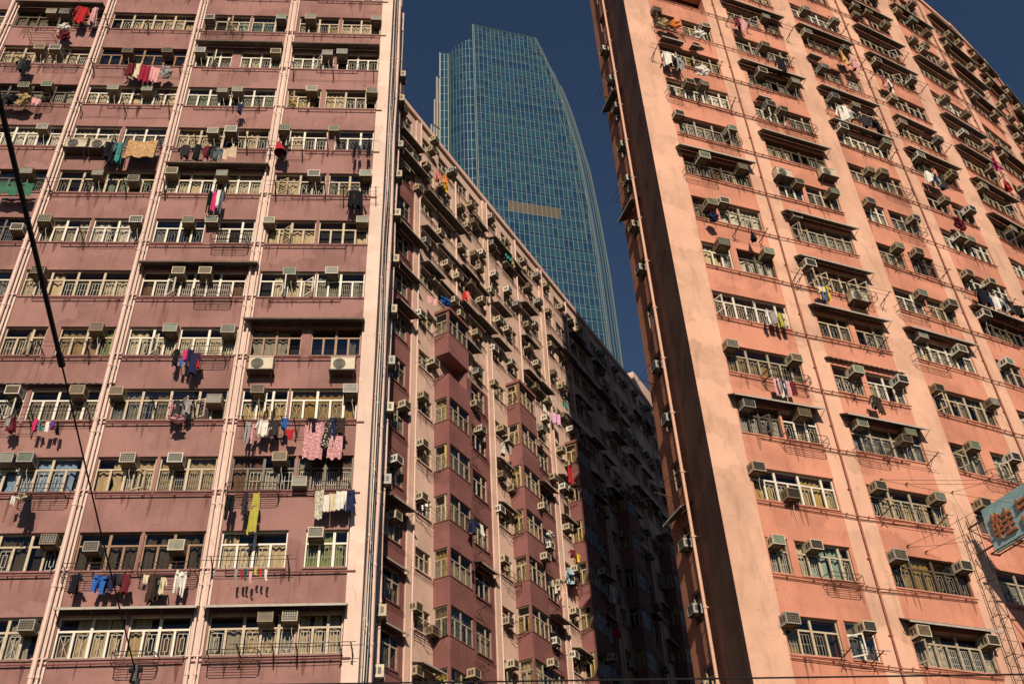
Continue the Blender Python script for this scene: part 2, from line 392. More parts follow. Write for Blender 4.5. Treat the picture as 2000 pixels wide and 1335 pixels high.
def condenser(fr, u, z, label, group, order=0.0):     # outdoor unit with a round fan on a shelf bracket
    o = thing('condenser_unit', label, 'air conditioner', fr.P(u, 0, z), group)
    b = MB(); b.box(fr, u-.41, u+.41, .08, .38, z, z+.54); b.box(fr, u-.43, u+.43, .06, .40, z+.54, z+.57)
    b.build('casing', AC_B['beige'], o)
    f = MB(); c = fr.P; cu, cz = u-.12, z+.27
    f.face([c(cu+.21*math.cos(i*math.pi/12), .384, cz+.21*math.sin(i*math.pi/12)) for i in range(24)], 1)
    for r in (.07,.12,.165,.21):
        f.tube([c(cu+r*math.cos(i*math.pi/10), .395, cz+r*math.sin(i*math.pi/10)) for i in range(21)], .008, 0, 4)
    for i in range(8):
        a = i*math.pi/4; f.tube([c(cu,.392,cz),c(cu+.21*math.cos(a),.392,cz+.21*math.sin(a))], .006, 0, 4)
    f.build('fan_grille', [AC_G['grey'], AC_G['dark']], o)
    s = MB(); s.box(fr, u-.46, u+.46, .01, .46, z-.05, z-.01)
    for k in (-.38, .38): s.tube([c(u+k,.02,z-.42),c(u+k,.42,z-.06)], .018, 0, 4)
    s.build('shelf_bracket', METAL, o)
    tag(o, label, 'air conditioner', group, order)
    return o

# ------------------------------------------------------------------ clothes racks and washing
def rack(fr, ty, u0, u1, z, label, group, order=0.0, R=rng):
    m = MB(); P = fr.P; r = .013
    if ty == 'c':
        for zz in (z, z-.30):
            m.tube([P(u0,0,zz),P(u0+.02,.46,zz),P(u0+.10,.56,zz),P(u1-.10,.56,zz),P(u1-.02,.46,zz),P(u1,0,zz)], r)
        for d in (.14,.28,.42): m.tube([P(u0+.01,d,z-.30),P(u1-.01,d,z-.30)], r*.8, n=4)
        m.tube([P(u0+.01,.28,z),P(u1-.01,.28,z)], r*.8, n=4)
        for u in (u0+.02, u1-.02): m.tube([P(u,.5,z-.30),P(u,.5,z)], r, n=4)
        for q in (.33,.66): m.tube([P(u0+(u1-u0)*q,.56,z-.30),P(u0+(u1-u0)*q,.56,z)], r*.8, n=4)
        name = 'clothes_rack'
    else:
        n = 2 if u1-u0 < 2.6 else 3; us = [u0+.06+(u1-u0-.12)*i/(n-1) for i in range(n)]
        for u in us:
            t = R.uniform(-.06,.06)
            m.tube([P(u,.0,z-.10),P(u+t,.78,z+.06)], .02, n=5); m.tube([P(u,.0,z-.42),P(u+t*.5,.42,z-.01)], .014, n=4)
            for d in (.3,.5,.7): m.tube([P(u+t*d,d,z-.04+d*.1),P(u+t*d,d,z+.03+d*.1)], .012, n=4)
        for d in (.50,.70): m.tube([P(u0-R.uniform(.05,.3),d,z+.02+d*.1),P((u0+u1)/2,d,z+d*.1),P(u1+R.uniform(.05,.3),d,z+.03+d*.1)], .010, n=4)
        name = 'clothes_pole_bracket'
    o = m.build(name, METAL, at=tuple(fr.P((u0+u1)/2, 0, z)))
    return tag(o, label, 'clothes rack', group, order)

def garment(fr, u, z, w, h, ty, col, label, group, d=.5, order=0.0, R=rng):
    f = fr.sub(u, d, R.uniform(-28, 28) if ty not in ('tarp','blanket','sheet') else R.uniform(-4,4)); m = MB(); P = f.P
    ph, fq, am = R.uniform(0,6), R.uniform(9,16)/max(w,.25), min(.09, .22*w)
    def panel(x0t, x1t, x0b, x1b, z0, z1, nx=9, nz=7, lean=0.0, sag=.03):
        pts = []
        for j in range(nz):
            t = j/(nz-1)
            for i in range(nx):
                q = i/(nx-1); x = (x0t+(x0b-x0t)*t)*(1-q) + (x1t+(x1b-x1t)*t)*q
                zz = z0+(z1-z0)*t
                if j == nz-1: zz += R.uniform(-1,1)*.02*h + .02*h*math.sin(q*9+ph)
                if j == 0: zz -= sag*h*math.sin(q*math.pi)
                y = am*(.25+.75*t)*math.sin(x*fq+ph) + .3*am*math.sin(x*fq*2.3+t*3+ph) + lean*t
                pts.append(P(x, y, zz))
        m.grid(pts, nx)
    top = z
    if ty == 'shirt':
        b = .31*w
        panel(-b*.8, b*.8, -b, b, top, top-h); ph += 1.7; panel(-b*.8, b*.8, -b*1.05, b*.95, top, top-h*.97, 9, 7, -.13)
        for s in (-1, 1):
            panel(s*b*.72, s*b*.98, s*.40*w, s*.56*w, top-.02*h, top-h*R.uniform(.45,.62), 5, 6, .03*s)
    elif ty == 'trousers':
        b = .42*w
        panel(-b*.85, b*.85, -b, b*.95, top, top-.6*h, 9, 5, -.10)
        panel(-b*.85, b*.85, -b, b, top, top-.22*h, 9, 4)
        panel(-b, -.03*w, -b*R.uniform(.8,1.05), -.10*w, top-.215*h, top-h*R.uniform(.93,1), 6, 7)
        panel(.03*w, b, .08*w, b*R.uniform(.8,1.05), top-.215*h, top-h, 6, 7)
    elif ty == 'dress':
        panel(-.26*w, .26*w, -.30*w, .30*w, top, top-.35*h, 9, 5); panel(-.30*w, .30*w, -.5*w, .5*w, top-.348*h, top-h, 11, 7)
    elif ty == 'sock':
        panel(-.35*w, .35*w, -.3*w, .3*w, top, top-.7*h, 4, 5); panel(-.3*w, .3*w, .1*w, .6*w, top-.698*h, top-h, 4, 4)
    elif ty == 'kerchief':
        panel(-.5*w, .5*w, -.05*w, .3*w, top, top-h, 8, 6)
    elif ty == 'umbrella':
        n = 10
        for i in range(n):
            a, b = 2*math.pi*i/n, 2*math.pi*(i+1)/n; ra, rb = (w*.5 if i % 2 else w*.3), (w*.3 if i % 2 else w*.5)
            m.face([P(0,0,top), P(ra*math.cos(a),ra*math.sin(a),top-h), P(rb*math.cos(b),rb*math.sin(b),top-h)])
        m.tube([P(0,0,top),P(.02,0,top+.2)], .012)
    elif ty == 'bundle':
        nu, nv = 20, 12; pts = []
        for j in range(nv):
            th = math.pi*j/(nv-1)
            for i in range(nu+1):
                a = 2*math.pi*(i % nu)/nu
                k = 1 + .30*math.sin(3*a+ph+j) + .24*math.sin(5*a-j*1.7+ph*2) + .16*math.sin(7*a+j*2.9)
                pts.append(P(math.sin(th)*math.cos(a)*w*.5*k, math.sin(th)*math.sin(a)*.16*k, top-h*.5+math.cos(th)*h*.5*(1+.12*math.sin(4*a+ph))))
        m.grid(pts, nu+1)
    elif ty == 'tarp':
        panel(-.5*w, .5*w, -.5*w, .5*w, top, top-h, 17, 7, .08, .10); panel(-.5*w, .5*w, -.5*w, .5*w, top+.16, top-.01, 17, 5, .0, .02)
    elif ty == 'blanket':
        am = .05
        panel(-.5*w, .5*w, -.5*w, .48*w, top, top-h, 15, 9, .10, .10); panel(-.48*w, .5*w, -.5*w, .46*w, top+.01, top-h*.8, 13, 7, -.12, .10)
    else:
        panel(-.5*w, .5*w, -.48*w, .5*w, top, top-h, 11, 8)
    mat = CLOTH['orangeblanket'] if ty == 'blanket' else CLOTH[col]
    o = m.build(dict(sock='sock', bundle='laundry_bundle').get(ty, ty), mat, smooth=ty != 'bundle', at=tuple(fr.P(u, d, z)))
    cat = dict(bundle='laundry', kerchief='cloth', tarp='tarpaulin', sheet='bed sheet').get(ty, ty)
    return tag(o, label, cat, group, order)
# ------------------------------------------------------------------ where things hang, in metres on the facades
LAC= [(0,6,-18.52,0.48),(0,7,-18.92,0.83),(0,8,-18.94,0.84),(0,9,-20.34,0.81),(0,9,-19.41,0.92),(0,10,-20.32,0.79),(0,10,-19.64,0.75),(0,11,-20.43,0.77),(0,11,-19.83,0.77),(1,0,-14.31,0.91),(1,1,-14.33,0.89),(1,2,-16.31,1.06),(1,2,-15.7,1.06),(1,3,-16.76,1.01),(1,3,-14.67,0.98),(1,4,-14.6,0.99),(1,5,-17.21,0.95),(1,6,-17.6,0.9),(1,6,-14.21,0.91),(1,7,-16.17,0.83),(1,7,-14.73,0.51),(1,9,-16.61,0.75),(1,9,-15.19,0.74),(1,10,-16.5,0.68),(1,10,-14.79,0.77),(2,1,-13.03,0.65),(2,1,-10.52,0.64),(2,2,-12.53,1.03),(2,2,-11.04,1.02),(2,3,-13.4,0.97),(2,3,-10.13,0.61),(2,4,-12.06,0.96),(2,4,-10.06,0.92),(2,5,-12.21,1.0),(2,5,-11.25,1.01),(2,6,-12.25,0.94),(2,6,-11.37,0.95),(2,7,-13.32,0.94),(2,7,-11.33,0.88),(2,8,-12.04,0.75),(2,8,-11.31,0.82),(2,9,-12.0,0.72),(2,9,-11.37,0.8),(2,10,-13.35,0.82),(2,10,-10.01,0.86),(2,11,-13.28,0.64),(2,11,-10.02,0.78),(3,0,-7.63,1.04),(3,0,-6.93,1.05),(3,1,-6.39,1.02),(3,2,-7.75,1.06),(3,2,-7.04,0.13),(3,3,-8.75,1.04),(3,3,-5.63,1.03),(3,5,-8.17,0.99),(3,5,-6.62,1.05),(3,6,-9.2,0.98),(3,6,-5.62,1.03),(3,7,-7.68,0.9),(3,7,-5.61,0.95),(3,8,-9.13,0.99),(3,8,-7.07,1.04),(3,9,-8.19,0.9),(3,9,-5.59,0.86),(3,10,-7.7,0.81),(3,10,-7.05,0.9),(3,11,-8.67,0.8),(3,11,-5.61,0.86)]
RAC= [(0,0,0.15,1.0),(0,0,3.0,1.01),(0,1,0.3,1.03),(0,1,1.75,1.03),(0,2,0.15,1.07),(0,2,1.3,0.17),(0,3,0.35,1.06),(0,3,2.65,1.05),(0,4,0.2,1.06),(0,4,3.0,0.98),(0,6,0.9,1.09),(0,6,3.05,1.18),(0,7,0.8,0.77),(0,7,1.45,1.06),(0,8,0.95,1.02),(0,8,2.9,0.96),(0,9,0.15,1.0),(0,9,2.9,0.93),(0,10,1.15,1.0),(0,10,1.95,1.13),(0,12,0.2,1.07),(0,12,2.95,0.84),(1,0,0.28,1.03),(1,0,3.18,1.03),(1,1,0.28,1.03),(1,1,3.13,1.02),(1,2,0.38,1.08),(1,2,3.03,1.05),(1,3,0.43,1.1),(1,3,2.38,0.77),(1,3,2.63,1.1),(1,4,1.03,1.0),(1,4,3.18,1.0),(1,6,0.23,1.02),(1,7,0.33,1.26),(1,8,1.08,0.97),(1,8,2.98,0.93),(1,10,0.78,0.95),(1,10,1.53,0.9),(1,11,0.93,0.96),(1,11,2.88,0.89),(1,12,1.68,0.78),(1,13,2.38,0.96),(2,2,0.41,1.14),(2,3,1.01,1.11),(2,3,3.16,1.05),(2,4,0.26,1.04),(2,4,3.26,1.04),(2,5,0.46,1.13),(2,5,2.51,0.9),(2,6,1.41,1.05),(2,6,3.11,0.96),(2,7,1.11,1.13),(2,7,2.26,1.15),(2,8,0.26,1.02),(2,8,3.01,0.94),(2,9,1.16,0.89),(2,9,2.01,1.04),(2,10,0.31,0.98),(2,10,3.11,1.01),(2,11,0.56,0.87),(2,11,1.91,0.77),(2,12,0.61,0.66),(2,13,0.26,0.88),(2,13,2.96,0.88),(2,14,0.86,0.7),(2,14,3.01,0.83),(3,5,0.49,1.07),(3,6,0.29,1.03),(3,7,0.34,0.83),(3,7,1.94,0.93),(3,8,1.09,0.91),(3,8,1.74,0.88),(3,9,1.19,0.82),(3,9,2.99,0.86),(3,10,0.49,1.04),(3,10,2.84,0.77),(3,11,0.19,0.83),(3,11,3.04,0.99),(3,12,0.34,0.31),(3,13,0.34,0.94),(3,13,3.09,0.84),(3,15,0.29,-0.05),(4,9,1.37,0.95),(4,9,2.37,1.09),(4,10,0.27,0.91),(4,12,1.22,0.6),(4,12,3.57,0.72),(4,13,1.02,0.89),(4,13,2.87,0.62),(4,14,2.92,0.67),(4,15,1.07,0.15),(4,15,3.02,-0.06),(4,16,1.52,0.97),(4,16,2.87,0.58),(5,17,0.65,-0.13)]
GAR= [('L',-18.93,42.73,0.7,1.2,'shirt','red'),('L',-18.41,42.69,0.46,1.47,'shirt','pinkfloral'),('L',-19.49,41.31,0.53,0.51,'bundle','white'),('L',-19.36,40.86,0.45,0.64,'bundle','maroon'),('L',-20.38,38.76,0.33,1.32,'trousers','black'),('L',-15.78,38.62,0.52,0.96,'towel','cream'),('L',-15.35,38.51,0.44,1.08,'towel','crimson'),('L',-14.96,38.4,0.37,0.95,'towel','pink'),('L',-14.49,38.42,0.41,0.72,'bundle','grey'),('L',-20.04,36.37,0.63,0.67,'bundle','tan'),('L',-19.46,36.16,0.35,0.39,'towel','pink'),('L',-11.05,36.07,0.36,0.56,'shirt','navy'),('L',-15.73,33.49,0.41,1.34,'shirt','black'),('L',-15.49,33.49,0.34,1.14,'shirt','teal'),('L',-14.64,33.67,1.17,1.14,'blanket','orange'),('L',-12.43,33.46,0.41,0.93,'shirt','black'),('L',-12.07,33.36,0.28,0.62,'shirt','maroon'),('L',-11.3,33.22,0.97,0.62,'towel','beige'),('L',-18.98,30.91,1.3,0.57,'tarp','green'),('L',-11.54,30.75,0.2,1.24,'trousers','black'),('L',-11.35,30.71,0.19,1.05,'towel','magenta'),('L',-11.23,30.81,0.13,0.86,'towel','white'),('L',-11.1,30.66,0.17,1.14,'trousers','slate'),('L',-8.92,33.49,0.28,0.83,'shirt','black'),('L',-6.1,33.61,0.14,1.26,'trousers','black'),('L',-5.92,33.56,0.14,0.84,'trousers','charcoal'),('L',-5.55,33.62,0.18,0.84,'trousers','black'),('L',-5.8,30.86,0.61,0.87,'shirt','black'),('L',-11.6,22.96,0.29,0.66,'shirt','black'),('L',-11.3,22.93,0.2,0.44,'shirt','magenta'),('L',-11.38,22.59,0.12,0.36,'towel','blue'),('L',-11.13,22.96,0.29,0.81,'trousers','navy'),('L',-10.83,22.82,0.23,0.66,'shirt','red'),('L',-16.49,20.14,0.27,0.33,'shirt','grey'),('L',-15.61,20.11,0.19,0.46,'shirt','magenta'),('L',-15.47,20.07,0.14,0.39,'shirt','teal'),('L',-15.22,20.01,0.14,0.39,'towel','white'),('L',-15.07,20.04,0.19,0.29,'shirt','purple'),('L',-14.91,20.0,0.16,0.46,'shirt','black'),('L',-11.4,20.81,0.22,0.61,'shirt','pinkfloral'),('L',-10.93,20.84,0.39,0.54,'shirt','grey'),('L',-11.14,20.22,0.39,0.27,'bundle','pink'),('L',-8.35,20.04,0.5,0.6,'shirt','white'),('L',-8.84,19.98,0.2,0.86,'trousers','grey'),('L',-8.64,19.91,0.17,0.79,'trousers','pinkfloral'),('L',-7.68,20.11,0.28,0.4,'shirt','blue'),('L',-7.47,19.67,0.39,0.39,'kerchief','red'),('L',-6.69,19.96,0.62,1.43,'sheet','pinkfloral'),('L',-5.98,19.42,0.48,0.88,'sheet','pinkfloral'),('L',-6.24,20.06,0.4,1.07,'dress','dotted'),('L',-5.85,20.1,0.45,0.6,'shirt','brown'),('L',-9.06,17.28,0.32,0.9,'trousers','black'),('L',-8.62,17.34,0.27,0.78,'shirt','charcoal'),('L',-8.3,17.34,0.4,1.38,'dress','olive'),('L',-6.36,17.41,0.32,1.03,'towel','lace'),('L',-6.13,17.25,0.21,0.6,'towel','white'),('L',-5.92,17.28,0.21,0.6,'towel','cream'),('L',-5.66,17.37,0.32,0.66,'towel','white'),('L',-15.13,17.35,0.31,1.18,'trousers','black'),('L',-15.36,17.35,0.26,0.25,'bundle','cream'),('L',-15.6,17.29,0.12,0.29,'towel','white'),('L',-13.18,14.69,0.54,0.58,'shirt','black'),('L',-12.46,14.63,0.47,0.58,'trousers','blue'),('L',-11.97,14.68,0.4,0.37,'shirt','charcoal'),('L',-11.12,14.63,0.25,0.29,'towel','cream'),('L',-10.66,14.55,0.27,0.53,'shirt','cream'),('L',-10.17,14.76,0.4,0.81,'trousers','white'),('L',-8.59,14.76,0.12,0.38,'sock','grey'),('L',-8.42,14.76,0.12,0.32,'sock','crimson'),('L',-8.32,14.78,0.12,0.38,'sock','darkgreen'),('L',-8.16,14.7,0.12,0.38,'sock','pink'),('L',-8.03,14.81,0.12,0.25,'sock','olive'),('L',-7.89,14.78,0.12,0.27,'sock','red'),('L',-7.72,14.75,0.12,0.35,'sock','white'),('R',1.7,44.79,0.48,0.58,'bundle','tan'),('R',2.3,44.83,0.67,0.51,'bundle','orange'),('R',3.7,44.62,0.49,0.58,'bundle','white'),('R',1.55,42.05,0.72,0.94,'shirt','white'),('R',2.1,41.85,0.56,0.94,'shirt','grey'),('R',3.3,41.6,0.57,0.67,'bundle','white'),('R',6.6,47.05,0.63,0.92,'shirt','pink'),('R',8.45,44.46,0.74,1.15,'shirt','black'),('R',13.25,47.2,.9,.85,'towel','amber'),('R',13.9,47.05,0.6,0.92,'shirt','pinkfloral'),('R',15.65,46.21,0.56,0.68,'towel','pink'),('R',16.2,46.35,0.76,0.83,'shirt','white'),('R',11.55,41.97,0.77,1.09,'shirt','white'),('R',12.05,41.91,0.55,0.81,'shirt','grey'),('R',12.95,41.77,0.68,0.81,'shirt','charcoal'),('R',13.85,41.76,0.81,0.95,'shirt','black'),('R',16.1,38.94,0.47,0.76,'shirt','white'),('R',16.5,38.98,0.6,0.89,'shirt','cream'),('R',17.05,38.97,0.61,0.89,'shirt','charcoal'),('R',16.95,35.94,0.71,0.83,'bundle','maroon'),('R',23.55,43.84,0.48,1.01,'shirt','magenta'),('R',23.7,41.93,0.79,0.69,'shirt','red'),('R',2.0,31.21,0.37,0.5,'bundle','navy'),('R',3.75,30.74,0.33,0.65,'umbrella','black'),('R',3.5,26.33,0.23,0.7,'shirt','white'),('R',3.75,26.31,0.24,0.61,'towel','grey'),('R',4.05,26.29,0.28,0.7,'shirt','olive'),('R',4.3,26.26,0.2,0.61,'towel','cream'),('R',3.1,22.9,0.22,0.78,'towel','pink'),('R',3.3,22.86,0.22,0.78,'towel','white'),('R',3.55,22.88,0.22,0.74,'towel','pinkfloral'),('R',3.8,22.88,0.19,0.62,'towel','maroon'),('R',6.5,28.26,0.42,0.33,'towel','cream'),('R',6.8,28.34,0.47,0.7,'shirt','yellow'),('R',16.25,31.08,0.66,0.94,'shirt','black'),('R',16.7,31.04,0.45,0.84,'shirt','navy'),('R',17.15,30.97,0.51,0.84,'shirt','white'),('R',17.75,30.98,0.47,0.73,'shirt','grey'),('R',18.2,30.98,0.59,0.73,'shirt','charcoal'),('R',18.75,30.91,0.73,0.63,'shirt','black'),('R',7.4,22.96,0.36,0.56,'shirt','dotted'),('W',34.04,45.51,0.51,0.78,'shirt','coral'),('W',34.87,45.89,0.62,0.69,'shirt','orange'),('W',34.74,45.08,0.51,0.48,'towel','yellow'),('W',36.79,38.25,0.35,0.67,'shirt','red'),('W',37.11,38.53,0.36,0.68,'shirt','coral'),('W',34.77,36.33,0.65,0.48,'bundle','blue'),('W',33.47,35.47,0.54,0.47,'towel','pink'),('W',42.44,45.61,0.74,0.45,'towel','teal'),('W',43.06,45.69,0.62,0.7,'towel','tan'),('W',35.9,23.41,0.74,0.64,'shirt','navy'),('W',36.58,23.49,0.34,0.53,'towel','white'),('W',40.67,30.37,0.77,0.72,'shirt','white'),('W',41.39,30.57,0.31,0.58,'towel','grey'),('W',47.25,32.02,0.79,1.17,'sheet','red'),('W',47.75,36.3,0.64,0.77,'towel','lilac'),('W',44.49,34.71,0.47,0.49,'towel','white'),('W',49.42,38.1,0.81,0.54,'towel','teal'),('W',44.03,26.28,0.64,0.4,'bundle','white'),('W',46.8,26.36,0.58,0.42,'shirt','maroon'),('W',47.37,26.35,0.47,0.49,'shirt','yellow'),('W',47.95,25.91,0.83,0.9,'shirt','paleblue'),('W',44.14,23.52,0.42,0.76,'towel','white'),('W',44.88,23.67,0.64,0.9,'shirt','peach'),('W',52.03,26.24,0.78,1.08,'shirt','white'),('W',53.13,26.35,0.8,0.95,'shirt','grey'),('W',51.98,23.6,0.51,0.55,'towel','red')]
LRK= [('c',-21.0,-19.85,40.99),('c',-21.64,-20.53,39.02),('c',-19.99,-18.54,38.96),('c',-20.9,-18.98,36.28),('c',-13.38,-11.69,41.56),('a',-17.8,-15.91,41.38),('a',-17.79,-13.95,38.61),('a',-17.72,-13.99,35.93),('a',-17.7,-13.96,33.44),('a',-17.86,-14.87,30.69),('a',-12.69,-10.52,33.35),('a',-13.5,-11.06,30.81),('a',-11.53,-10.3,36.11),('a',-9.18,-5.51,38.66),('a',-7.3,-5.47,33.37),('a',-9.19,-7.11,30.7),('c',-11.27,-9.87,28.11),('c',-11.51,-10.17,25.46),('c',-11.27,-10.01,22.89),('a',-16.05,-13.93,28.05),('a',-16.24,-14.61,22.96),('a',-15.95,-14.0,20.08),('c',-15.67,-14.15,17.47),('c',-13.7,-11.77,14.81),('c',-11.5,-9.78,14.8),('c',-11.72,-10.52,12.15),('c',-9.31,-7.67,17.41),('c',-6.55,-5.42,17.5),('a',-9.45,-7.05,14.8),('a',-8.28,-5.0,12.62),('a',-7.36,-5.31,12.15),('c',-9.15,-7.67,12.19)]
RRK= [('c',1.3,3.05,44.84),('c',1.25,2.05,39.04),('c',3.05,4.55,36.5),('c',1.3,2.9,33.88),('c',6.05,7.2,39.43),('c',7.65,9.35,39.27),('a',3.1,4.55,41.43),('a',2.9,4.75,38.75),('a',9.05,9.95,47.06),('a',6.25,7.4,41.21),('c',2.8,4.7,23.15),('a',5.4,7.05,28.35),('c',12.75,14.2,33.88),('c',2.85,4.65,23.01),('c',10.75,12.45,28.25),('c',10.65,12.55,25.45),('c',8.4,9.45,28.19),('a',5.6,10.05,28.3),('a',11.55,14.35,30.56),('a',8.25,9.0,25.58),('a',6.75,8.7,22.89),('c',3.0,4.75,20.22),('c',3.3,4.6,14.97),('a',3.15,4.45,12.32),('c',6.15,7.55,20.47),('c',12.2,13.75,20.53),('a',6.35,8.95,17.39),('a',7.5,9.55,20.31),('a',12.95,14.4,49.37),('a',17.35,19.1,48.92),('a',15.5,18.15,38.13),('a',18.35,19.45,46.65),('c',12.6,14.2,41.45),('c',12.8,14.35,36.18)]
WAC= [(31.02,43.12),(31.16,24.54),(31.2,21.83),(31.67,27.72),(32.42,42.7),(32.83,33.95),(32.87,18.37),(32.98,15.74),(33.16,44.22),(33.75,47.19),(34.06,48.42),(34.71,41.17),(35.43,39.37),(36.07,16.37),(36.6,39.32),(36.73,36.66),(36.78,17.81),(37.72,44.23),(38.28,46.54),(38.76,30.25),(39.12,41.9),(39.27,39.48),(39.47,43.4),(40.35,34.17),(40.38,41.01),(40.48,26.31),(40.52,36.73),(40.68,23.61),(41.0,42.82),(41.14,31.58),(41.21,18.47),(41.33,39.43),(42.0,46.47),(42.4,39.44),(42.69,42.79),(43.75,19.11),(43.77,24.77),(43.86,27.76),(44.61,32.92),(45.03,21.5),(46.02,21.11),(46.11,26.59),(46.19,26.63),(46.88,35.46),(46.94,24.65),(48.21,21.05),(48.76,31.56),(48.78,23.7),(48.81,34.23),(48.84,28.9),(50.74,36.77),(51.44,21.7),(51.5,26.87),(51.89,24.67)]
TOWER_EDGE = [(0,33.9),(160,33.9),(192,33.9),(212.5,33.2),(234.6,31.9),(258.2,28.8),(268.1,27),(278.3,24.7),(284.2,23.1),(289.9,21.3)]
TOWER_TOP = (290.6, 289.9, 21.3); OCH = (7.5, 24.0, 206.4, 209.2); LTOP = (283.8, 279.6, 278.8)
# ------------------------------------------------------------------ ground and street
g = MB(); g.face([(-900,-900,0),(900,-900,0),(900,900,0),(-900,900,0)]); o = g.build('ground', plaster('ground_concrete', (.12,.11,.10), streak=.2), kind='structure')
g = MB(); g.face([(-300,-14,.004),(300,8,.004),(300,22,.004),(-300,10,.004)]); g.build('road', plain('asphalt', (.05,.05,.05), .9), kind='structure')
g = MB(); g.hexa([(-60,20,0),(4,20,0),(4,27,0),(-60,27,0),(-60,20,.13),(4,20,.13),(4,27,.13),(-60,27,.13)]); g.build('pavement', plaster('pavement_slabs', (.32,.30,.27)), kind='structure')

# ------------------------------------------------------------------ the mauve block on the left
LB = thing('apartment_block', 'mauve apartment block with pale pink pilasters filling the left of the photo', 'building', tuple(LF.P(-5, 0, 0)), 'old apartment blocks')
PIL = [(-26.9,-26.5),(-22.5,-22.1),(-18.2,-17.82),(-13.98,-13.6),(-9.75,-9.33),(-5.38,-4.89)]
BAY = {-1:(-26.5,-22.5), 0:(-22.1,-18.2), 1:(-17.82,-13.98), 2:(-13.6,-9.75), 3:(-9.33,-5.38)}
ZTOP_L = 53.0
FULL = [(.01,.99)]; TWO = [(.01,.475),(.525,.99)]
LW = {   # (bay,row): spans, frame, curtains, share of bare panes, open casements
 (3,12):(TWO,'w',('cream','white'),.3,()), (2,12):(FULL,'b',('beige','white'),.3,()), (1,12):(FULL,'b',('cream',),.4,()), (0,12):(FULL,'b',('cream',),.4,()),
 (0,11):(FULL,'g',('dark','grey'),.5,()), (1,11):(FULL,'b',('grey','beige'),.5,()), (2,11):([(.01,.55),(.57,.99)],'b',('teal','cream'),.3,((.5,50),)), (3,11):([(.03,.5),(.53,.99)],'b',('cream','white'),.25,()),
 (0,10):(FULL,'b',('gold','cream'),.15,()), (1,10):(FULL,'n',('dark','brown'),.5,()), (2,10):([(.01,.42),(.52,.99)],'w',('cream','white'),.35,((.45,60),)), (3,10):([(.01,.48),(.52,.99)],'w',('blue','pink','white'),.3,((.6,55),)),
 (0,9):(FULL,'g',('grey','dark'),.35,()), (1,9):(FULL,'w',('cream','gold','white'),.15,()), (2,9):(FULL,'w',('teal','cream','white'),.2,()), (3,9):([(.01,.38),(.43,.99)],'b',('cream','gold'),.35,((.05,50),)),
 (0,8):(FULL,'w',('blue','white','pink'),.2,()), (1,8):([(.01,.5),(.54,.99)],'w',('cream','white'),.4,()), (2,8):(FULL,'b',('cream','beige','white'),.2,()), (3,8):([(.01,.5),(.58,.99)],'w',('cream','brown'),.35,((.12,60),)),
 (0,7):(FULL,'g',('dark','grey'),.5,()), (1,7):(FULL,'b',('dark','teal','grey'),.4,()), (2,7):(FULL,'w',('white','cream'),.2,()), (3,7):([(.01,.53),(.56,.99)],'b',('cream','gold'),.25,((.08,30),)),
 (0,6):(FULL,'g',('dark','grey'),.4,()), (1,6):([(.01,.47),(.50,.99)],'w',('cream','white'),.1,()), (2,6):([(.01,.50),(.62,.99)],'w',('cream','white'),.3,()), (3,6):([(.01,.48),(.51,.99)],'b',('cream','brown'),.3,((.33,40),)),
 (0,5):(FULL,'w',('white',),.3,()), (1,5):([(.01,.99)],'b',('grey','cream'),.55,()), (2,5):([(.01,.99)],'w',('white','brown','pink'),.25,((.25,40),)), (3,5):([(.01,.53),(.54,.99)],'w',('white','teal','cream'),.2,((.42,70),(.8,40))),
 (0,4):(FULL,'w',('white',),.3,()), (1,4):([(-.2,.37),(.49,.98)],'b',('beige','brown','green'),.25,((.55,50),)), (2,4):([(.01,.45),(.47,.99)],'w',('beige','cream'),.15,((.5,45),)), (3,4):([(.01,.46),(.545,.99)],'n',('white','grey'),.55,()),
 (0,3):(FULL,'w',('white',),.3,()), (1,3):([(.01,.36),(.40,.99)],'w',('brown','pink','grey'),.35,((.3,60),(.62,40))), (2,3):(FULL,'b',('gold','cream','pink'),.15,((.6,50),(.72,25))), (3,3):([(.01,.40),(.42,.99)],'w',('pink','gold','cream'),.3,((.5,75),(.68,80))),
 (1,2):(FULL,'b',('blue',),.08,()), (2,2):([(.01,.49),(.52,.99)],'b',('beige','cream'),.25,((.65,20),)), (3,2):([(.01,.52),(.54,.99)],'g',('brown','grey'),.3,()),
 (1,1):(FULL,'b',('dark','grey'),.35,()), (2,1):([(.01,.49),(.515,.99)],'n',('brown','dark'),.25,()), (3,1):([(.01,.52),(.66,.99)],'w',('cream',),.1,()),
 (1,0):(FULL,'b',('grey','dark'),.3,()), (2,0):([(.01,.51),(.53,.99)],'w',('brown','beige'),.15,()), (3,0):([(.01,.65),(.66,.99)],'b',('beige','grey'),.1,()) }
LW[(3,1)] = ([(.01,.52),(.66,.99)],'w',('cream',),.08,())
FM = dict(w=F_WHITE, b=F_BEIGE, n=F_BROWN, g=F_GREY)
wl = MB(); HW = 1.25
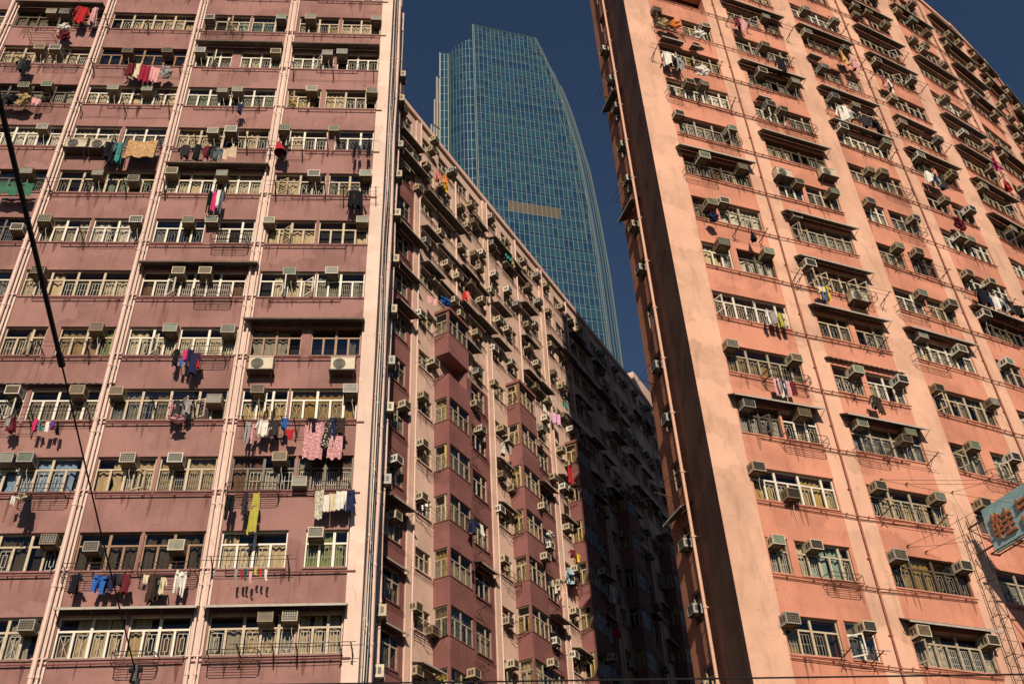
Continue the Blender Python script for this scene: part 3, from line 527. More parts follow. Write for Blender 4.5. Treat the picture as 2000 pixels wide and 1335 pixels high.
for c, (a, b) in BAY.items():
    holes = []
    for k in range(0, 14):
        spec = LW.get((c, k), (FULL, 'b', ('cream','beige'), .3, ()))
        for (p, q) in spec[0]:
            u0, u1 = a + (b-a)*p, a + (b-a)*q
            if u0 < a - .3: u0 = a + .01
            holes.append((u0, u1, sill_L(k), sill_L(k)+HW))
            if k < 13 and not (c == -1 and k < 9) and not (c == 0 and k < 5):
                cur = spec[2]
                lab = None
                if (c, k) == (3, 1) and p > .5: cur = ('green',); lab = 'window with bright green curtains'
                if (c, k) == (1, 2): lab = 'window with blue curtains'
                window(LF, u0, u1, sill_L(k), sill_L(k)+HW, LB, FM[spec[1]], cur, spec[3], grille=spec[1] != 'n' and (c, k) not in ((3,4),(3,6)),
                       casements=spec[4] if p < .1 and c >= 1 else (), label=lab, n=None)
    wl.wall(LF, a, b, 0, ZTOP_L, holes)
    for k in range(0, 14):                       # sills and the thin head drip
        for h in [h for h in holes if abs(h[2]-sill_L(k)) < .01]:
            wl.box(LF, h[0]-.03, h[1]+.03, -.05, .045, h[2]-.055, h[2]-.002); wl.box(LF, h[0]-.02, h[1]+.02, -.05, .035, h[3]+.004, h[3]+.04)
st = MB(); rs = random.Random(77)
def streaks(mb, fr, u0, u1, z, n, hmax=1.1):         # dirt and rust runs below a sill
    for _ in range(n):
        u = rs.uniform(u0, u1); w = rs.choice((.012,.02,.035,.055,.08)); h = rs.uniform(.25, hmax)*rs.uniform(.5,1); k = rs.uniform(-.03,.03); P = fr.P
        mb.face([P(u-w,.004,z),P(u-w*.9,.004,z-h*.4),P(u-w*.3+k,.004,z-h),P(u+w*.2+k,.004,z-h*.97),P(u+w*.8,.004,z-h*.5),P(u+w,.004,z)])
for c, (a, b) in BAY.items():
    for k in range(0, 13):
        if c >= 0: streaks(st, LF, a+.1, b-.1, sill_L(k)-.06, 7)
st.build('grime_streaks', STAIN_L, LB, kind='stuff')
wl.face([LF.P(-26.5,-12,0),LF.P(-26.5,0,0),LF.P(-26.5,0,ZTOP_L),LF.P(-26.5,-12,ZTOP_L)])
wl.build('wall', MAUVE, LB)
r = MB(); r.box(LF, -26.9, -4.9, -12, .1, ZTOP_L, ZTOP_L+.3); r.build('roof', PALE, LB)
for (a, b) in PIL:
    p = MB(); p.box(LF, a, b, -.3, .075, 0, ZTOP_L-.01); p.build('pilaster', PALE, LB)
sd = MB(); sd.face([LS.P(0,.0,0),LS.P(14,.0,0),LS.P(14,.0,ZTOP_L),LS.P(0,.0,ZTOP_L)]); sd.build('side_wall', WPINK, LB)
for (a, b) in PIL[:-1]:                            # two soil pipes on every pilaster
    wide = a in (-22.5, -18.2, -13.98)
    for u, rr in (((a+.10), .075 if wide else .04), (b-.10, .035)):
        p = MB(); p.tube([LF.P(u,.17,0), LF.P(u,.17,ZTOP_L)], rr, n=10)
        for k in range(0, 18):
            z = sill_L(k) - .55
            p.tube([LF.P(u,.17,z-.05), LF.P(u,.17,z+.05)], rr+.016, n=10)
            p.box(LF, u-rr-.06, u+rr+.06, .085, .16, z+.5, z+.545)
        p.build('drain_pipe', PIPE_P, LB, smooth=False)
for k in range(0, 13):                             # waste pipe under every row of windows
    for c, (a, b) in BAY.items():
        if c < 0 and k < 9 or c == 0 and k < 5: continue
        z = sill_L(k) - .17; e0 = a + (0 if rng.random() < .6 else rng.uniform(.2,1.2)); e1 = b - (0 if rng.random() < .6 else rng.uniform(.1,1.0))
        if e0 == a: e0 = a - .32
        if e1 == b: e1 = b + .25
        p = MB(); pts = [LF.P(e0,.10,z-.02), LF.P(e1,.10,z)]
        if e0 > a: pts.insert(0, LF.P(e0,.10,z+.14))
        if e1 < b: pts.append(LF.P(e1,.10,z+.16))
        p.tube(pts, .026, n=6)
        for i in range(4):
            u = e0 + (e1-e0)*(i+.5)/4; p.box(LF, u-.012, u+.012, .01, .13, z-.035, z+.03)
        p.build('waste_pipe', PIPE_M, LB)
for (c, k, x0, x1, corr) in ((0,11,0,1,0),(2,10,0,1,0),(3,10,0,1,0),(2,7,0,1.06,0),(2,5,-.02,1.1,0),(3,4,-.06,1.02,0),(1,3,.1,1.1,1),(2,0,0,1.04,0),(3,0,-.02,1.02,0)):
    a, b = BAY[c]
    awning(LF, a+(b-a)*x0, a+(b-a)*x1, sill_L(k)+HW+(.10 if corr else .06), LB, .22 if corr else .50, mat=AWN if k else None, drop=.20 if not corr else .1, corr=bool(corr))
# soil pipes and conduits on the return beside the corner
for (u, d, rr, m) in ((2.3,.16,.085,PIPE_P),(1.0,.05,.02,METAL2),(.45,.04,.018,METAL2),(5.2,.2,.05,PIPE_P),(4.1,.12,.06,METAL2),(.2,.07,.022,PIPE_P),(.7,.09,.025,F_WHITE),(1.5,.12,.03,METAL2)):
    p = MB(); z = 0; pts = []
    while z < 52: pts.append(LS.P(u + rng.uniform(-.05,.05), d + (rng.uniform(-.03,.03)), z)); z += 2.69
    p.tube(pts, rr, n=8)
    for q in pts[1:]: p.tube([q, q+Vector((0,0,.1))], rr+.015, n=8)
    p.build('drain_pipe', m, LB)

# ------------------------------------------------------------------ the salmon block on the right
RB = thing('apartment_block', 'salmon apartment block with a long curved facade on the right of the photo', 'building', (6.63, 29.98, 0), 'old apartment blocks')
RS = [1.5, 6.3, 11.1, 16.0, 20.95, 25.85, 30.75, 35.65, 40.5, 45.3]; RWID = 3.35; HR = 1.24; ZR = 61.5
RCF = []
for j in range(9):
    fr, L = RF(RS[j]-.05, RS[j]+RWID+.05); RCF.append((fr, L))
R_TWO = {(0,0):0,(0,1):[(.0,.24),(.33,.97)],(0,2):[(0,1)],(0,3):[(0,.52),(.55,1)],(0,4):[(0,1)],(0,5):[(0,1)],(0,6):[(0,.40),(.49,1)],(0,7):[(0,.24),(.37,1)],(0,8):[(0,1)],(0,9):[(.05,1)],(0,10):[(0,1)],(0,11):[(0,1)],(0,12):[(0,.38),(.5,1)],
 (1,2):[(0,1)],(1,3):[(0,1)],(1,8):[(0,.4),(.47,1)],(1,7):[(0,1)],(1,11):[(.05,1)],(2,3):[(.0,.47),(.64,1)],(2,2):[(.0,.62),(.66,1)],(2,7):[(0,.45),(.55,1)],(1,10):[(0,.5),(.55,1)]}
wr = MB(); nwin = 0; far = [MB() for _ in range(4)]; rr2 = random.Random(5)
for j in range(9):
    fr, L = RCF[j]; holes = []; kmin = -1 if j else 0
    for k in range(kmin, 18):
        sp = R_TWO.get((j,k)) or ([(0,1)] if rr2.random() < .62 else rr2.choice(([(0,.47),(.55,1)],[(0,.40),(.48,1)],[(0,.6),(.68,1)])))
        for (p, q) in sp:
            u0, u1 = .05+RWID*p, .05+RWID*q; z0 = sill_R(k)
            holes.append((u0, u1, z0, z0+HR))
            vis = (j == 0 and k <= 12) or (j == 1 and k <= 13) or (j == 2 and k <= 14) or (j == 3 and 3 <= k <= 15) or (j == 4 and 8 <= k <= 16)
            fm = rr2.choice((F_OLD,F_OLD,F_BEIGE,F_WHITE,F_GREY)) ; cur = rr2.choice((('cream','white'),('grey','beige'),('gold','beige'),('white',),('brown','cream'),('dark','grey'),('teal','cream')))
            if (j,k) in ((2,0),(1,1),(0,2),(1,2),(2,2)): cur = ('gold','beige')
            if vis and nwin < 100:
                cs = ()
                if (j,k,p) in ((0,5,0),): cs = ((.0,75),); fm = F_WHITE
                elif (j,k) in ((1,7),(1,6),(2,3),(2,4),(3,4)) and p < .1: cs = ((.02,70),)
                elif (j,k) == (1,6): cs = ((.02,70),)
                elif rr2.random() < .16: cs = ((rr2.choice((.0,.25,.5,.7)), rr2.uniform(35,80)),)
                if (j,k) == (1,6): cs = ((.02,70),(.2,50),(.65,60),(.82,60))
                window(fr, u0, u1, z0, z0+HR, RB, fm, cur, rr2.uniform(.15,.5), grille=j < 3, casements=cs, R=rr2); nwin += 1
            elif j >= 3 and k > 5 or j >= 1:
                window(fr, u0, u1, z0, z0+HR, None, None, cur, .3, grille=False, mbs=far, R=rr2)
    wr.wall(fr, 0, L, 0, ZR, holes)
    for h in holes: wr.box(fr, h[0]-.02, h[1]+.02, -.05, .04, h[2]-.05, h[2]-.002); wr.box(fr, h[0]-.02, h[1]+.02, -.05, .05, h[3]+.004, h[3]+.05)
wr.build('wall', SALMON, RB)
st = MB()
for j in range(6):
    fr, L = RCF[j]
    for k in range(-1, 17): streaks(st, fr, .1, L-.1, sill_R(k)-.06, 6)
st.build('grime_streaks', STAIN_R, RB, kind='stuff')
sw = far[0].build('window_frames', F_OLD, RB, kind='stuff'); far[1].build('panes', GLASS, sw, kind='stuff'); far[3].build('curtains', [ROOM_SHADE]+[CUR[k] for k in CUR], sw, kind='stuff')
for j in range(10):                                # pale strips between the columns of windows
    s0 = 0.0 if j == 0 else RS[j-1]+RWID+.05; s1 = RS[j]-.05
    fr, L = RF(s0, s1); p = MB()
    p.face([fr.P(0,0,0),fr.P(L,0,0),fr.P(L,0,ZR),fr.P(0,0,ZR)]); p.build('pilaster', PEACH, RB)
    if j in (1,3,5,7):
        q = MB(); u = L*.42; q.tube([fr.P(u,.07,0),fr.P(u,.07,ZR)], .034, n=6)
        for k in range(-4, 18): q.tube([fr.P(u,.07,sill_R(k)-.2),fr.P(u,.07,sill_R(k)-.1)], .05, n=6); q.box(fr, u-.08, u+.08, .005, .06, sill_R(k)+.9, sill_R(k)+.93)
        q.build('drain_pipe', PIPE_S, RB)
for j in range(9):                                 # waste pipes under the sills, joined to the riser
    fr, L = RCF[j]
    for k in range(-1, 17):
        if j >= 4 and k < 6: continue
        z = sill_R(k) - .15; p = MB(); short = rr2.random() < .3
        e0, e1 = (.0, L+.62) if j % 2 == 0 else (-.85, L)
        if short: e0, e1 = (rr2.uniform(.3,1.5), L+.62) if j % 2 == 0 else (-.85, L-rr2.uniform(.3,1.2))
        dz = .05 if j % 2 == 0 else -.05
        p.tube([fr.P(e0,.09,z+dz),fr.P(e1,.09,z-dz)], .024, n=5)
        if rr2.random() < .6: p.tube([fr.P(e0+.02,.05,z+dz-.08),fr.P(e1-.02,.05,z-dz-.08)], .014, n=4)
        for i in range(4): u = e0+(e1-e0)*(i+.5)/4; p.box(fr, u-.012, u+.012, .0, .115, z-.04, z+.03)
        if j < 5 and k < 16: p.build('waste_pipe', PIPE_S, RB)
        elif k >= 8: FARP = globals().setdefault('FARP', MB()); n0 = len(FARP.v); FARP.v += p.v; FARP.f += [tuple(i+n0 for i in f) for f in p.f]; FARP.m += p.m
FARP.build('far_waste_pipes', PIPE_S, RB, kind='stuff')
RAW = [(1,13),(1,11),(0,8),(1,9),(2,13),(3,15),(3,14),(3,13),(2,10),(3,10),(2,11),(4,10),(4,9),(0,3),(1,7),(1,6),(1,5),(2,5),(3,6),(1,3),(1,0),(4,14),(4,12),(5,12),(5,15),(6,14),(6,12),(5,10),(7,15),(6,16),(7,13),(4,16),(4,11),(5,14),(5,16),(5,17),(6,17),(6,11),(6,13),(7,17),(7,16),(7,14),(8,17),(8,15),(8,14),(4,7),(5,8),(3,16)]
for (j,k) in RAW:
    fr, L = RCF[j]; awning(fr, -.25, L+.12, sill_R(k)+HR+.08, RB, .46, .26)
for (j,k,u0,u1) in ((0,11,.1,1.3),(0,11,1.75,2.2),(2,12,-.2,.6),(3,11,-.1,2.9),(1,10,.2,.9)):
    fr, L = RCF[j]; awning(fr, u0, u1, sill_R(k)+HR+.12, RB, .4, .1)
fr, L = RCF[1]; awning(fr, -.2, L+.15, sill_R(4)+HR+.25, RB, .2, .06, corr=True)
# return wall towards the alley
B1 = (6.46, 33.24); B2 = (5.77, 35.25)
f1 = Fr(6.63, 29.98, -3.0); f2 = Fr(B1[0], B1[1], -18.95)
def flip(fr, L):                                   # frame whose outward side is the left
    p = fr.P(L, 0, 0); return Fr(p.x, p.y, fr.az + 180)
f1 = flip(f1, 3.265); f2 = flip(f2, 2.125)
p = MB(); p.face([f1.P(0,0,0),f1.P(3.265,0,0),f1.P(3.265,0,56.5),f1.P(0,0,56.5)]); p.build('stained_side_strip', GRIME, RB)
sw2 = MB(); holes = []
for k in range(-2, 16):
    holes.append((.75, 1.75, sill_R(k)-.1, sill_R(k)+1.1))
    if 0 <= k <= 13: window(f2, .75, 1.75, sill_R(k)-.1, sill_R(k)+1.1, RB, F_OLD, ('grey','white','dark'), .35, grille=False, n=2, R=rr2)
sw2.wall(f2, 0, 2.125, 0, 56.5, holes); sw2.build('side_wall', SIDE, RB)
p = MB(); p.tube([f1.P(.05,.30,0), f1.P(.05,.30,56)], .062, n=10)
for k in range(-4, 16): p.tube([f1.P(.05,.30,sill_R(k)), f1.P(.05,.30,sill_R(k)+.1)], .08, n=10); p.box(f1, .03, .07, 0, .25, sill_R(k)+.02, sill_R(k)+.06)
p.build('drain_pipe', PIPE_O, RB)
for k in (2,8,11): awning(f2, .4, 2.0, sill_R(k)+1.3, RB, .55, .3)
# unseen roof steps, shaped for their shadow on the wing, and the blind back
bk = MB()
def col_of(pts, z0, z1):
    n = len(pts)
    for i in range(n):
        a, b = pts[i], pts[(i+1) % n]; bk.face([(*a,z0),(*b,z0),(*b,z1),(*a,z1)])
    bk.face([(*q,z1) for q in pts])
arcp = [ARC[int(s/.05)] for s in (3.0,6,9,12,16,20,24,28,32,36,40,44,47)]
def inset(pt, s, d): a = rad(_az(s)); return (pt[0]-math.cos(a)*d, pt[1]+math.sin(a)*d)
ss = (3.0,6,9,12,16,20,24,28,32,36,40,44,47)
back = [inset(q, s, 6.5) for q, s in zip(arcp, ss)]
col_of([(6.95,30.55), inset(ARC[60],3,.6), back[0], (7.2,36.2), (5.95,35.3), (6.75,33.2)], 0, 58.3)  # unseen lower step, height fitted to the shadow edge on the wing
for i in range(len(ss)-1):
    z1 = 61.2
    col_of([inset(arcp[i],ss[i],.6), inset(arcp[i+1],ss[i+1],.6), back[i+1], back[i]], 0, z1)
col_of([inset(arcp[0],3,1.2), inset(arcp[3],12,1.2), inset(arcp[3],12,5.5), inset(arcp[0],3,5.5)], 61.2, 66.3)  # unseen rooftop block added to cast shadow on the wing
bk.build('roof', SIDE, RB)
p = MB()
for j in range(9):
    fr, L = RCF[j]; p.box(fr, -1.5, L+.1, -.3, .12, ZR, ZR+.35)
p.build('parapet', PEACH, RB)

# ------------------------------------------------------------------ the long wing in the alley
WB = thing('apartment_wing', 'long pink apartment wing with mauve bays receding into shadow between the two blocks', 'building', tuple(WF.P(34, 0, 0)), 'old apartment blocks')
rw = random.Random(9); PW = 7.67; ZW = 48.9; UEND = 70.2; ZBAY = 34.8
pale = MB(); mauve = MB(); farw = [MB() for _ in range(4)]; nw = 0
holes_p = []; holes_m = []
WINS = []
for n in range(-1, 5):
    u0 = 32.3 + PW*n
    for j in range(-4, 11):
        z = sill_W(j) - (.35 if j == 10 else 0)
        up = z + 1.3 > ZBAY
        WINS.append((u0+.75, u0+1.98, z, z+1.0, 'p'))
        if n == -1:
            WINS.append((u0+5.9, u0+7.35, z+.55, z+1.95, 'm') if z < 44 else (u0+5.9, u0+7.3, z, z+1.1, 'p'))
        elif up:
            for a, b in ((2.5,4.0),(4.55,5.85),(6.1,7.4)): WINS.append((u0+a, u0+b, z-.05, z+1.05, 'p'))
        else:
            WINS.append((u0+5.85, u0+7.3, z+.6, z+2.0, 'm') if z+2 < ZBAY else (u0+5.85, u0+7.3, z, z+1.1, 'p'))
WINS = [w for w in WINS if w[0] > 28.5 and w[1] < UEND-.4]
def cells(lo, hi, zlo, zhi, wins, mb):
    mb.wall(WF, lo, hi, zlo, zhi, [w[:4] for w in wins if lo < w[0] and w[1] < hi and zlo < w[2] and w[3] < zhi])
for n in range(-1, 5):
    u0 = 32.3 + PW*n; u3 = min(u0+PW, UEND); um = u0+4.2
    zt = 45.6 if n == -1 else ZBAY
    if n >= 0 : cells(u0, um, 0, ZW, WINS, pale)
    lo = max(um, 28.4)
    if lo < u3:
        zs = min([w[2] for w in WINS if w[0] > lo and w[1] < u3 and w[2] > zt-3.4 and w[4] == 'p'] or [zt+.1]) - .05
        top_m = max([w[3] for w in WINS if w[0] > lo and w[1] < u3 and w[4] == 'm' and w[3] < zs] or [zt]) + .12
        cells(lo, u3, 0, top_m, WINS, mauve); cells(lo, u3, top_m, ZW, WINS, pale)
pale.face([WF.P(26,0,0),WF.P(28.4,0,0),WF.P(28.4,0,ZW),WF.P(26,0,ZW)])
pale.face([WF.P(UEND,0,0),WF.P(UEND,-12,0),WF.P(UEND,-12,ZW),WF.P(UEND,0,ZW)])
for w in WINS:
    near = w[0] < 40.2 or (w[0] < 48 and w[3] < 33 and w[2] > 12)
    cur = rw.choice((('grey','cream'),('beige','brown'),('cream','white'),('dark','grey')))
    if near and nw < 78 and w[2] > 8.5: window(WF, *w[:4], WB, rw.choice((F_OLD,F_BEIGE)), cur, .3, grille=w[0] < 36, R=rw); nw += 1
    else: window(WF, *w[:4], None, None, cur, .3, grille=False, mbs=farw, R=rw)
    (pale if w[4] == 'p' else mauve).box(WF, w[0]-.02, w[1]+.02, -.05, .05, w[2]-.06, w[2]-.003)
# projecting mauve bays
nb = 0
for n in range(0, 5):
    u0 = 32.3 + PW*n; a, b, D = u0+2.2, u0+4.2, .85
    if b > UEND: continue
    ff = WF.sub(0, D, 0); sf = Fr(WF.P(a,D,0).x, WF.P(a,D,0).y, WF.az-90+180) ; sf = Fr(WF.P(a,0,0).x, WF.P(a,0,0).y, WF.az+90)
    for j in range(-4, 6):
        zb = 18.98 + 2.69*j; zs = zb + 1.33; zt = zb + 2.69
        bal = (n == 0 and j == 4)
        mauve.box(WF, a, b, .001, D, zb, zs); 
        if not bal: mauve.box(WF, a-.03, b, .002, D+.03, zs-.05, zs+.003)
        if bal:
            mauve.box(WF, b-.12, b, .001, D-.1, zs, zt-.001); continue
        dark_core = None
        if n <= 1 and j >= -3 and nb < 21:
            w = window(ff, a+.02, b-.02, zs+.004, zt-.004, WB, F_OLD, rw.choice((('gold','beige'),('gold','cream'),('grey','brown'))), .15, grille=n == 0, side=True, n=4, split=.62, R=rw)
            window(sf, .02, D-.13, zs+.004, zt-.004, WB, F_OLD, rw.choice((('gold','beige'),('gold','cream'))), .15, grille=n == 0, side=True, n=2, split=.62, R=rw); nb += 2
        else:
            window(ff, a+.02, b-.02, zs+.004, zt-.004, None, None, ('gold','beige'), .2, grille=False, mbs=farw, side=True, n=4, R=rw)
            window(sf, .02, D-.13, zs+.004, zt-.004, None, None, ('gold','beige'), .2, grille=False, mbs=farw, side=True, n=2, R=rw)
        farw[3].box(WF, a+.35, b-.1, .002, .50, zs+.003, zt-.003, 0)  # core of the bay, inner shade painted near-black
        mauve.box(WF, a-.002, a+.09, D-.12, D+.003, zs, zt); mauve.box(WF, b-.05, b, .001, D-.05, zs, zt)
    zc = 19.03 + 2.69*6
    mauve.box(WF, a-.05, b+.05, 0, D+.08, zc, zc+.18)
st = MB()
for w in WINS:
    if w[4] == 'p': streaks(st, WF, w[0], w[1], w[2]-.07, 4)
st.build('grime_streaks', STAIN_W, WB, kind='stuff')
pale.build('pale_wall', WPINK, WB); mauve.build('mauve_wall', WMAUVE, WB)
sw = farw[0].build('window_frames', F_BEIGE, WB, kind='stuff'); farw[1].build('panes', GLASS, sw, kind='stuff'); farw[3].build('curtains', [ROOM_SHADE]+[CUR[k] for k in CUR], sw, kind='stuff')
for n in range(0, 5):
    u0 = 32.3 + PW*n
    p = MB(); p.box(WF, u0, u0+.46, -.2, .09, 0, ZW-.02); p.build('pilaster', WPINK, WB)
    for (u, d, rr, m, zt) in ((u0+.36,.16,.045,PIPE_P,ZW-.3),(u0+4.32,.12,.07,PIPE_S if n < 5 else PIPE_P,ZBAY-.4),(u0+4.30,.1,.06,PIPE_P,ZW-.4)):
        if u > UEND: continue
        p = MB(); p.tube([WF.P(u,d,0 if m is not PIPE_P or zt < ZW-.35 and u < u0+1 else (0 if u < u0+1 else ZBAY-.2)),WF.P(u,d,zt)], rr, n=8)
        for j in range(-4, 11):
            z = sill_W(j)-.2
            if z < zt-.2 and (u < u0+1 or (z > ZBAY) == (m is PIPE_P)): p.tube([WF.P(u,d,z),WF.P(u,d,z+.1)], rr+.016, n=8)
        p.build('drain_pipe', m, WB)
rf = MB(); rf.box(WF, 26, UEND, -12, .10, ZW, ZW+.25); rf.box(WF, 26, UEND+.1, -.15, .16, ZW-.22, ZW-.001); rf.box(WF, 65.1, UEND-.1, -6, .05, ZW+.25, ZW+1.5)
rf.build('roof', WPINK, WB)
na = 0; wm = MB()
for w in WINS:                                      # hoods over the windows and pipes below
    upz = w[2] > ZBAY-1
    if rw.random() < (.62 if upz else .36) and na < 98 and 9 < w[2] < 45.5:
        awning(WF, w[0]-.15, w[1]+.2+(rw.uniform(0,.8) if upz else 0), w[3]+.10, WB, rw.choice((.35,.45,.55,.65)), .16); na += 1
    wm.tube([WF.P(w[0]-.1,.06,w[2]-.18),WF.P(w[1]+.25,.06,w[2]-.20)], .022, n=4)
    if rw.random() < .5: wm.tube([WF.P(w[0]-.1,.06,w[2]-.30),WF.P(w[1]+.3,.06,w[2]-.31)], .014, n=4)
wm.build('waste_pipes', PIPE_M, WB, kind='stuff')
# ------------------------------------------------------------------ air conditioners, racks, washing
ra = random.Random(21)
LOOK = dict(beige='beige', white='off-white', tan='tan', brown='rusty brown', grey='grey', cream='cream')
KINDS = dict(louvre='louvred', coil='finned', lattice='lattice fronted')
for (c, k, u, dz) in LAC:
    body = ra.choice(('beige','beige','white','tan','tan','grey','cream','brown')); grl = ra.choice(('grey','grey','green','brown')); kind = ra.choice(('louvre','louvre','coil','lattice'))
    if (c, k) in ((0,9),(3,8)): grl = 'green'; body = 'tan'
    if (c, k) in ((1,10),): body = 'brown'; grl = 'dark'
    if (c, k) == (1,7) and False: continue
    z = sill_L(k) + dz - .185
    make_ac(LF, u, z, f"{LOOK[body]} air conditioner, mauve block, {LCOL[c]}, {row(k)} row", 'air conditioners on the mauve block', kind, body, grl, bracket=ra.random() < .25, hose=ra.random() < .4, order=u, scale=ra.uniform(.86,.98))
condenser(LF, -8.75, sill_L(4)-.88, 'condenser with round fan on a shelf beside pale pipes under the brown windows', 'condensers on the mauve block', -8.75)
condenser(LF, -5.95, sill_L(4)-.90, 'condenser with round fan on a shelf beside the corner pilaster under brown windows', 'condensers on the mauve block', -5.95)
condenser(LF, -17.35, sill_L(8)-.50, 'condenser unit left of another under a black panel, third bay of mauve block', 'condensers on the mauve block', -17.3)
condenser(LF, -16.40, sill_L(8)-.52, 'condenser unit right of another, beside the orange blanket on mauve block', 'condensers on the mauve block', -16.4)
for k in range(-1, 13):                             # the stack beside the corner, seen end on
    if k in (2,): continue
    body = ra.choice(('tan','beige','grey')); make_ac(LS, 5.1+ra.uniform(-.25,.25), sill_L(k)+ra.uniform(.2,1.1), f"{LOOK[body]} air conditioner seen end on behind the corner pipes, {row(k+1)} row", 'air conditioners behind the corner', 'lattice', body, 'grey', True, order=k, scale=1.15)
for (j, k, u, dz) in RAC:
    if j > 4: continue
    fr, L = RCF[j]; body = ra.choice(('beige','tan','tan','grey','white','brown','cream')); grl = ra.choice(('grey','dark','dark','green','brown')); kind = ra.choice(('louvre','coil','lattice','lattice'))
    make_ac(fr, max(.1,u), sill_R(k)+max(.05,dz)-.185, f"{LOOK[body]} air conditioner, salmon block, {RCOL[j]}, {row(k)} row", 'air conditioners on the salmon block', kind, body, grl, bracket=True, hose=ra.random() < .35, order=u, scale=ra.uniform(.9,1.05))
fr, L = RCF[1]
condenser(fr, .30, sill_R(8)+.95, 'condenser at the left end of a wide dark window, salmon block', 'condensers on the salmon block', 0)
condenser(fr, 3.0, sill_R(9)-.75, 'condenser with visible round fan, salmon block, second column, tenth row', 'condensers on the salmon block', 3)
condenser(fr, 2.35, sill_R(6)-.55, 'condenser unit hanging below open windows beside the yellow shirt, salmon block', 'condensers on the salmon block', 2)
for k in range(0, 14):                               # on the narrow alley side
    if k in (3, 6): continue
    body = ra.choice(('tan','beige','grey')); make_ac(f2, ra.uniform(1.0,1.5), sill_R(k)+ra.uniform(-.1,.5), f"{LOOK[body]} air conditioner on the shaded alley side of the salmon block, {row(k)} row", 'air conditioners on the alley side', 'lattice', body, 'dark', True, order=k, scale=.95)
SEEN = []
for (u, z) in WAC:
    j = int(round((z-.9-20.31)/2.69)); body = ra.choice(('beige','white','tan','beige')); n = int((u-32.3)//PW)
    d = 0.0; w = u
    if n >= 0 and z < ZBAY-.8:                      # on a bay's front where a bay stands
        q = u - (32.3+PW*n)
        if 2.2 < q < 4.2 or q < 2.2 and q > 1.9: d = .85
    f = WF.sub(0, d, 0)
    zone = 'dark mauve end' if n < 0 else ['near the first bay tower','near the second bay tower','near the third bay tower','beyond the third bay tower','at the far end'][min(4,n)]
    SEEN.append((u, z))
    make_ac(f, u, z-.185, f"{LOOK[body]} air conditioner, pink wing {zone}, {row(j+4)} row", 'air conditioners on the pink wing', 'lattice', body, 'dark', True, order=u)
extra = [w for w in WINS if w[0] < 50 and w[2] > 13 and w[4] == 'p']; ra.shuffle(extra); add = 0
for w in extra:
    u, z = ra.choice((w[0]+.15, w[1]-.15)), w[2]+ra.choice((.65,.75,.8,.15))
    if add >= 50 or any(abs(u-a)+abs(z-b) < 1.0 for a, b in SEEN): continue
    j = int(round((z-.9-20.31)/2.69)); body = ra.choice(('beige','grey','tan','beige','brown')); n = int((u-32.3)//PW)
    zone = 'dark mauve end' if n < 0 else ['near the first bay tower','near the second bay tower','near the third bay tower','beyond the third bay tower','at the far end'][min(4,n)]
    make_ac(WF, u, z-.185, f"{LOOK[body]} air conditioner, pink wing {zone}, {row(j+4)} row", 'air conditioners on the pink wing', 'lattice', body, 'dark', True, order=u); SEEN.append((u, z)); add += 1
acm = MB()
for w in WINS:
    cu, cz = ra.choice(((w[0]+.1),(w[0]+w[1])/2,(w[1]+.1))), w[2]+ra.choice((.65,.75,.2,-.3))
    far_p = .85 if w[0] > 48 else .5
    if w[2] > 10 and ra.random() < far_p and all(abs(cu-a)+abs(cz-b) > 1.3 for a, b in SEEN) and w[0] > 37: ac_into(acm, WF, cu, cz)
for j in range(3, 9):
    fr, L = RCF[j]
    for k in range(9, 18):
        if j == 3 and k < 15 or j == 4 and k < 15 and k not in (11,): continue
        for u in ((.3, 1.7, 3.0) if ra.random() < .6 else (.5, 2.6)):
            if ra.random() < .85: ac_into(acm, fr, u+ra.uniform(-.2,.2), sill_R(k)+ra.uniform(.5,1.0))
o = acm.build('air_conditioners', [AC_B['tan'], AC_G['dark'], AC_U], kind='stuff')
tag(o, 'mass of small air conditioners crowding the far ends of the pink wing and salmon block', 'air conditioners')

for k in (0, 3, 5, 9, 12):
    rack(f2, 'a', .5, 1.7, sill_R(k)-.1, f"clothes pole on the shaded alley side of the salmon block, {row(k)} row", 'clothes racks on the alley side', k, ra)
# racks
def lrow(z): return int(round((z-12.1)/2.683))
def lbay(u): return max(0, min(3, 3 if u > -9.55 else 2 if u > -13.8 else 1 if u > -18 else 0))
def rbay(s): return max(0, min(8, next((j for j in range(8) if s < RS[j]+RWID+.7), 8)))
def rrow(z): return int(round((z-12.3)/2.69))
TYN = dict(c='bent tube clothes rack', a='clothes pole on arms')
have = []
for (ty, a, b, z) in LRK:
    c, k = lbay((a+b)/2), lrow(z); have.append(('L', a-.4, b+.4, k))
    rack(LF, ty, a, b, sill_L(k)-.02 if abs(z-sill_L(k)) < .5 else z, f"{TYN[ty]}, mauve block, {LCOL[c]}, {row(k)} row", 'clothes racks on the mauve block', a, ra)
def rfr(s): j = rbay(s); return RCF[j][0], s-RS[j]+.05, j
for (ty, a, b, z) in RRK:
    fr, u, j = rfr((a+b)/2); k = rrow(z); h = (b-a)/2; have.append(('R', a-.4, b+.4, k))
    rack(fr, ty, u-h, u+h, sill_R(k)-.02, f"{TYN[ty]}, salmon block, {RCOL[j]}, {row(k)} row", 'clothes racks on the salmon block', a, ra)
for j in range(2, 6):                                # more of them where the facade turns away
    for k in range(7, 16):
        fr, L = RCF[j]
        if ra.random() < .42 and not any(h[0] == 'R' and h[3] == k and h[1] < RS[j]+1.7 < h[2] for h in have):
            a = ra.uniform(.2,1.4); ty = ra.choice('caa')
            rack(fr, ty, a, a+ra.uniform(1.3,1.9), sill_R(k)-.02, f"{TYN[ty]}, salmon block, {RCOL[j]}, {row(k)} row", 'clothes racks on the salmon block', a, ra); have.append(('R', RS[j]+a-.4, RS[j]+a+2.1, k))
